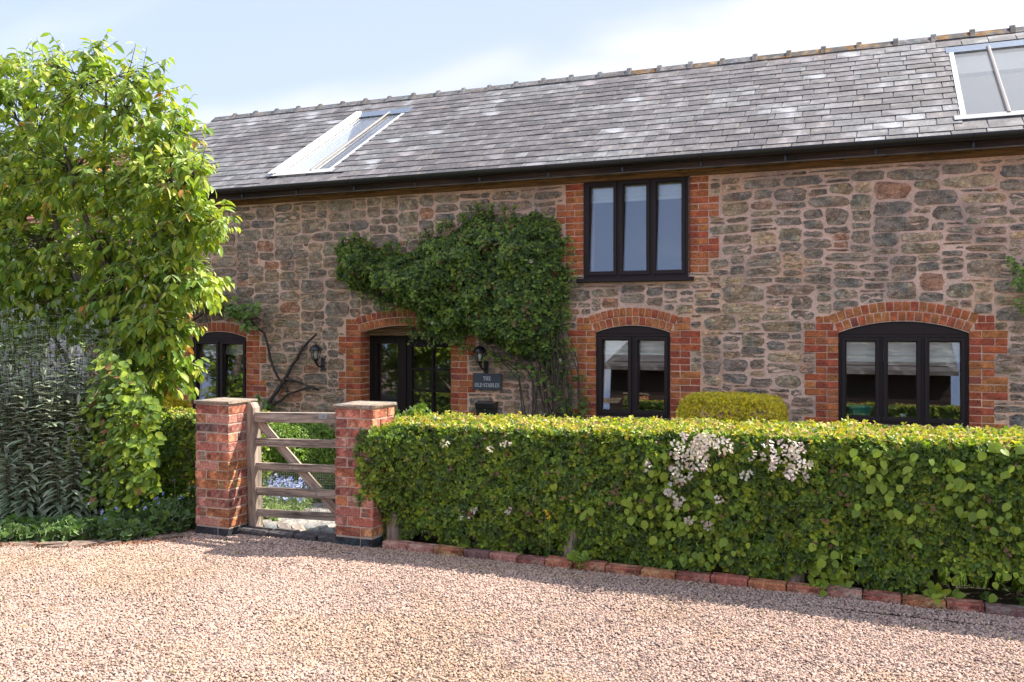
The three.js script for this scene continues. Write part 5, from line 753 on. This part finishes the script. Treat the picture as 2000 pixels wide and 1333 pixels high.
{
  const font = await new FontLoader().loadAsync('fonts/droid/droid_serif_regular.typeface.json');
  const t = thing('name_plaque', 'dark slate name plaque lettered THE OLD STABLES', 'sign', [-4.44, 0.984, 0.03]), mPl = std({ color: lin(0.06, 0.068, 0.085), roughness: 0.6, bumpMap: rep(tStoneBump, 3), bumpScale: 0.002 });
  obj('plate', chamferBox(0.376, 0.198, 0.02, 0.003), mPl, t); const ink = std({ color: lin(0.82, 0.82, 0.8), bumpMap: rep(tMortarBump, 3), bumpScale: 0.0005 });
  for (const [text, y, w, nm] of [['THE', 0.022, 0.098, 'lettering'], ['OLD STABLES', -0.057, 0.318, 'lettering']]) { const g = new TextGeometry(text, { font, size: 0.04, depth: 0.001, curveSegments: 4 }); g.computeBoundingBox(); const b = g.boundingBox, s = w / (b.max.x - b.min.x); g.translate(-(b.max.x + b.min.x) / 2, 0, 0); g.scale(s, 0.045 / b.max.y, 1); const m = obj(nm, g, ink, t); m.position.set(0, y - 0.006, 0.0103); m.userData.label = 'white painted letters ' + text; }
  const L = thing('letter_box', 'black wall-mounted letter box below the plaque', 'letter box', [-4.435, 0.44, 0.06]);
  obj('body', chamferBox(0.235, 0.27, 0.1, 0.006).translate(0, 0.135, 0), mBlack, L); const lid = obj('flap', chamferBox(0.25, 0.075, 0.125, 0.008), mBlack, L); lid.position.set(0, 0.268, 0.008); lid.rotation.x = 0.12;
  const lock = new THREE.CylinderGeometry(0.009, 0.009, 0.006, 12); lock.rotateX(Math.PI / 2); const k = obj('lock', lock, mIron, L); k.position.set(0, 0.215, 0.053);
}
{ // things by the wall behind the gate and in the wide window
  const lathe = (pts, n = 20) => new THREE.LatheGeometry(pts.map(([r, h]) => new THREE.Vector2(r, h)), n);
  const t = thing('metal_pot', 'small blue-grey metal pot by the wall behind the gate', 'pot', [-5.5, groundY(0, 1.5) + 0.03, 1.5]); obj('vessel', lathe([[0, 0], [0.07, 0], [0.075, 0.01], [0.085, 0.22], [0.092, 0.225], [0.092, 0.235], [0.08, 0.235], [0.072, 0.02], [0, 0.02]]), std({ color: lin(0.3, 0.36, 0.4), roughness: 0.5, metalness: 0.3, bumpMap: rep(tMortarBump, 2), bumpScale: 0.002 }), t); obj('spout', tube([[0.08, 0.06, 0, 0.02], [0.14, 0.16, 0, 0.014], [0.18, 0.26, 0, 0.01]], 8), mIron, t);
  const u = thing('teal_tub', 'teal tub on the sill inside the wide window', 'tub', [-0.30, 0.70, -0.24]); obj('tub', lathe([[0, 0], [0.10, 0], [0.13, 0.1], [0.137, 0.1], [0.137, 0.112], [0.124, 0.112], [0.095, 0.01], [0, 0.01]], 24), std({ color: lin(0.03, 0.36, 0.31), roughness: 0.4, bumpMap: rep(tMortarBump, 1), bumpScale: 0.0005 }), u);
  obj('inner_sill', box(openings[4].x0 + 0.01, openings[4].x1 - 0.01, 0.655, 0.695, -0.41, -0.115), mWhite, house);
  const v = thing('white_ornament', 'tiny white ornament on the sill inside the wide window', 'ornament', [0.12, 0.697, -0.2]); obj('dish', lathe([[0, 0], [0.03, 0], [0.032, 0.02], [0.02, 0.03], [0.034, 0.045], [0.034, 0.05], [0, 0.05]], 16), mWhite, v);
}
// ---------------------------------------------------------------- neighbour beyond the tree, barn across the drive
{
  const N = thing('neighbour_house', 'white rendered house with terracotta roof glimpsed through the tree', 'house', [-15, -0.5, -6]), tile = std({ color: lin(0.62, 0.25, 0.15), map: rep(tOldBrick, 0.6), bumpMap: rep(tStoneBump, 1), bumpScale: 0.01 });
  obj('wall', box(-4.5, 1.3, 0, 4.3, -3, 2.2), std({ color: lin(0.78, 0.76, 0.72), map: rep(tMortar, 0.5), bumpMap: rep(tMortarBump, 0.5), bumpScale: 0.004 }), N);
  const s = new THREE.Shape(); s.moveTo(-3.3, 4.1); s.lineTo(-0.4, 6.15); s.lineTo(2.6, 4.1); s.lineTo(2.6, 4.22); s.lineTo(-0.4, 6.3); s.lineTo(-3.3, 4.22); s.closePath(); const g = new THREE.ExtrudeGeometry(s, { depth: 6.2, bevelEnabled: false }); g.rotateY(-Math.PI / 2); g.scale(1, 1, 1); g.translate(1.5, 0, 0); 
  const rf = obj('roof', boxUV(g), tile, N); const rows = []; for (let k = 0; k < 16; k++) { const f = k / 16, z = mix(2.6, -0.4, f), y = mix(4.24, 6.3, f); rows.push(box(-4.72, 1.52, y, y + 0.03, z - 0.2, z)); } stuff(obj('roof_tiles', rows, tile, rf));
  obj('gable_infill', (() => { const q = new THREE.Shape(); q.moveTo(-3, 4.3); q.lineTo(-0.4, 6.1); q.lineTo(2.2, 4.3); q.closePath(); const e = new THREE.ExtrudeGeometry(q, { depth: 5.7, bevelEnabled: false }); e.rotateY(-Math.PI / 2); e.translate(1.25, 0, 0); return e; })(), oldBrickMats[1], N);
}
{
  const rnd = mulberry(301), B = thing('dark_barn', 'dark weatherboarded barn with slate roof mirrored in the windows', 'barn', [-2.8, -0.01, 13.3]), x0 = -4.1, x1 = 4.1, mats = [0, 1, 2].map((k) => std({ color: lin(0.085 + k * 0.03, 0.05 + k * 0.012, 0.042 + k * 0.008), map: rep(tWood, 0.5, 1.2), bumpMap: rep(tWoodBump, 0.5, 1.2), bumpScale: 0.004 }));
  obj('frame', box(x0 + 0.05, x1 - 0.05, 0, 2.3, 0.06, 5), mRafter, B);
  for (let k = 0; k < 14; k++) { const m = obj('weatherboard', chamferBox(x1 - x0, 0.175, 0.03, 0.004), mats[Math.floor(rnd() * 3)], B); m.position.set(0, 0.09 + k * 0.16, 0.03); m.rotation.x = 0.07; m.rotation.z = (rnd() - 0.5) * 0.006; }
  const s = new THREE.Shape(); s.moveTo(-0.3, 2.05); s.lineTo(2.5, 3.05); s.lineTo(5.3, 2.05); s.lineTo(5.3, 2.15); s.lineTo(2.5, 3.17); s.lineTo(-0.3, 2.15); s.closePath(); const g = new THREE.ExtrudeGeometry(s, { depth: x1 - x0 + 0.3, bevelEnabled: false }); g.rotateY(-Math.PI / 2); g.translate(x1 + 0.15, 0, 0); obj('roof', boxUV(g), slateMats[1], B);
  const tree = (label, x, z, h, r, seed, tones) => { const q = mulberry(seed), T = thing('garden_tree', label, 'tree', [x, 0, z], 'trees across the drive'); local(obj('trunk', tube(wander([x, -0.05, z], [x + 0.2, h * 0.6, z], 0.16, 0.07, 6, 0.1, q), 9), mBark, T), T); const list = [], lobes = Array.from({ length: 14 }, () => { const d = rdir(q); return [x + d.x * r * 0.65, h * 0.52 + d.y * r * 0.8, z + d.z * r * 0.65, r * (0.3 + q() * 0.25)]; }); for (const [a, b, c, rr] of lobes) for (let k = 0; k < 420; k++) { const d = rdir(q), w = rr * Math.cbrt(q()); list.push({ p: V(a + d.x * w, Math.max(0.2, b + d.y * w), c + d.z * w), axis: rdir(q).add(V(0, -0.5, 0)), nrm: d.clone().addScaledVector(rdir(q), 0.7), s: 1.4 + q(), c: tone(tones, q, 0.3) }); } copies('crown', sprigGeo(leafGeo(0.07, 0.045, 0.25, 0.2), 3, 8), mLeaf, list, T); };
  tree('green tree across the drive mirrored in the door panes', -11.3, 9.8, 4.4, 2.0, 311, greens.hedge); tree('wide tree across the drive mirrored in the window beside the tree', -16.4, 9.6, 4.6, 2.1, 312, greens.hedge); tree('small round tree mirrored at the end of the barn', 2.6, 12.4, 2.4, 0.9, 313, greens.hedge);
}
renderer.render(scene, camera);
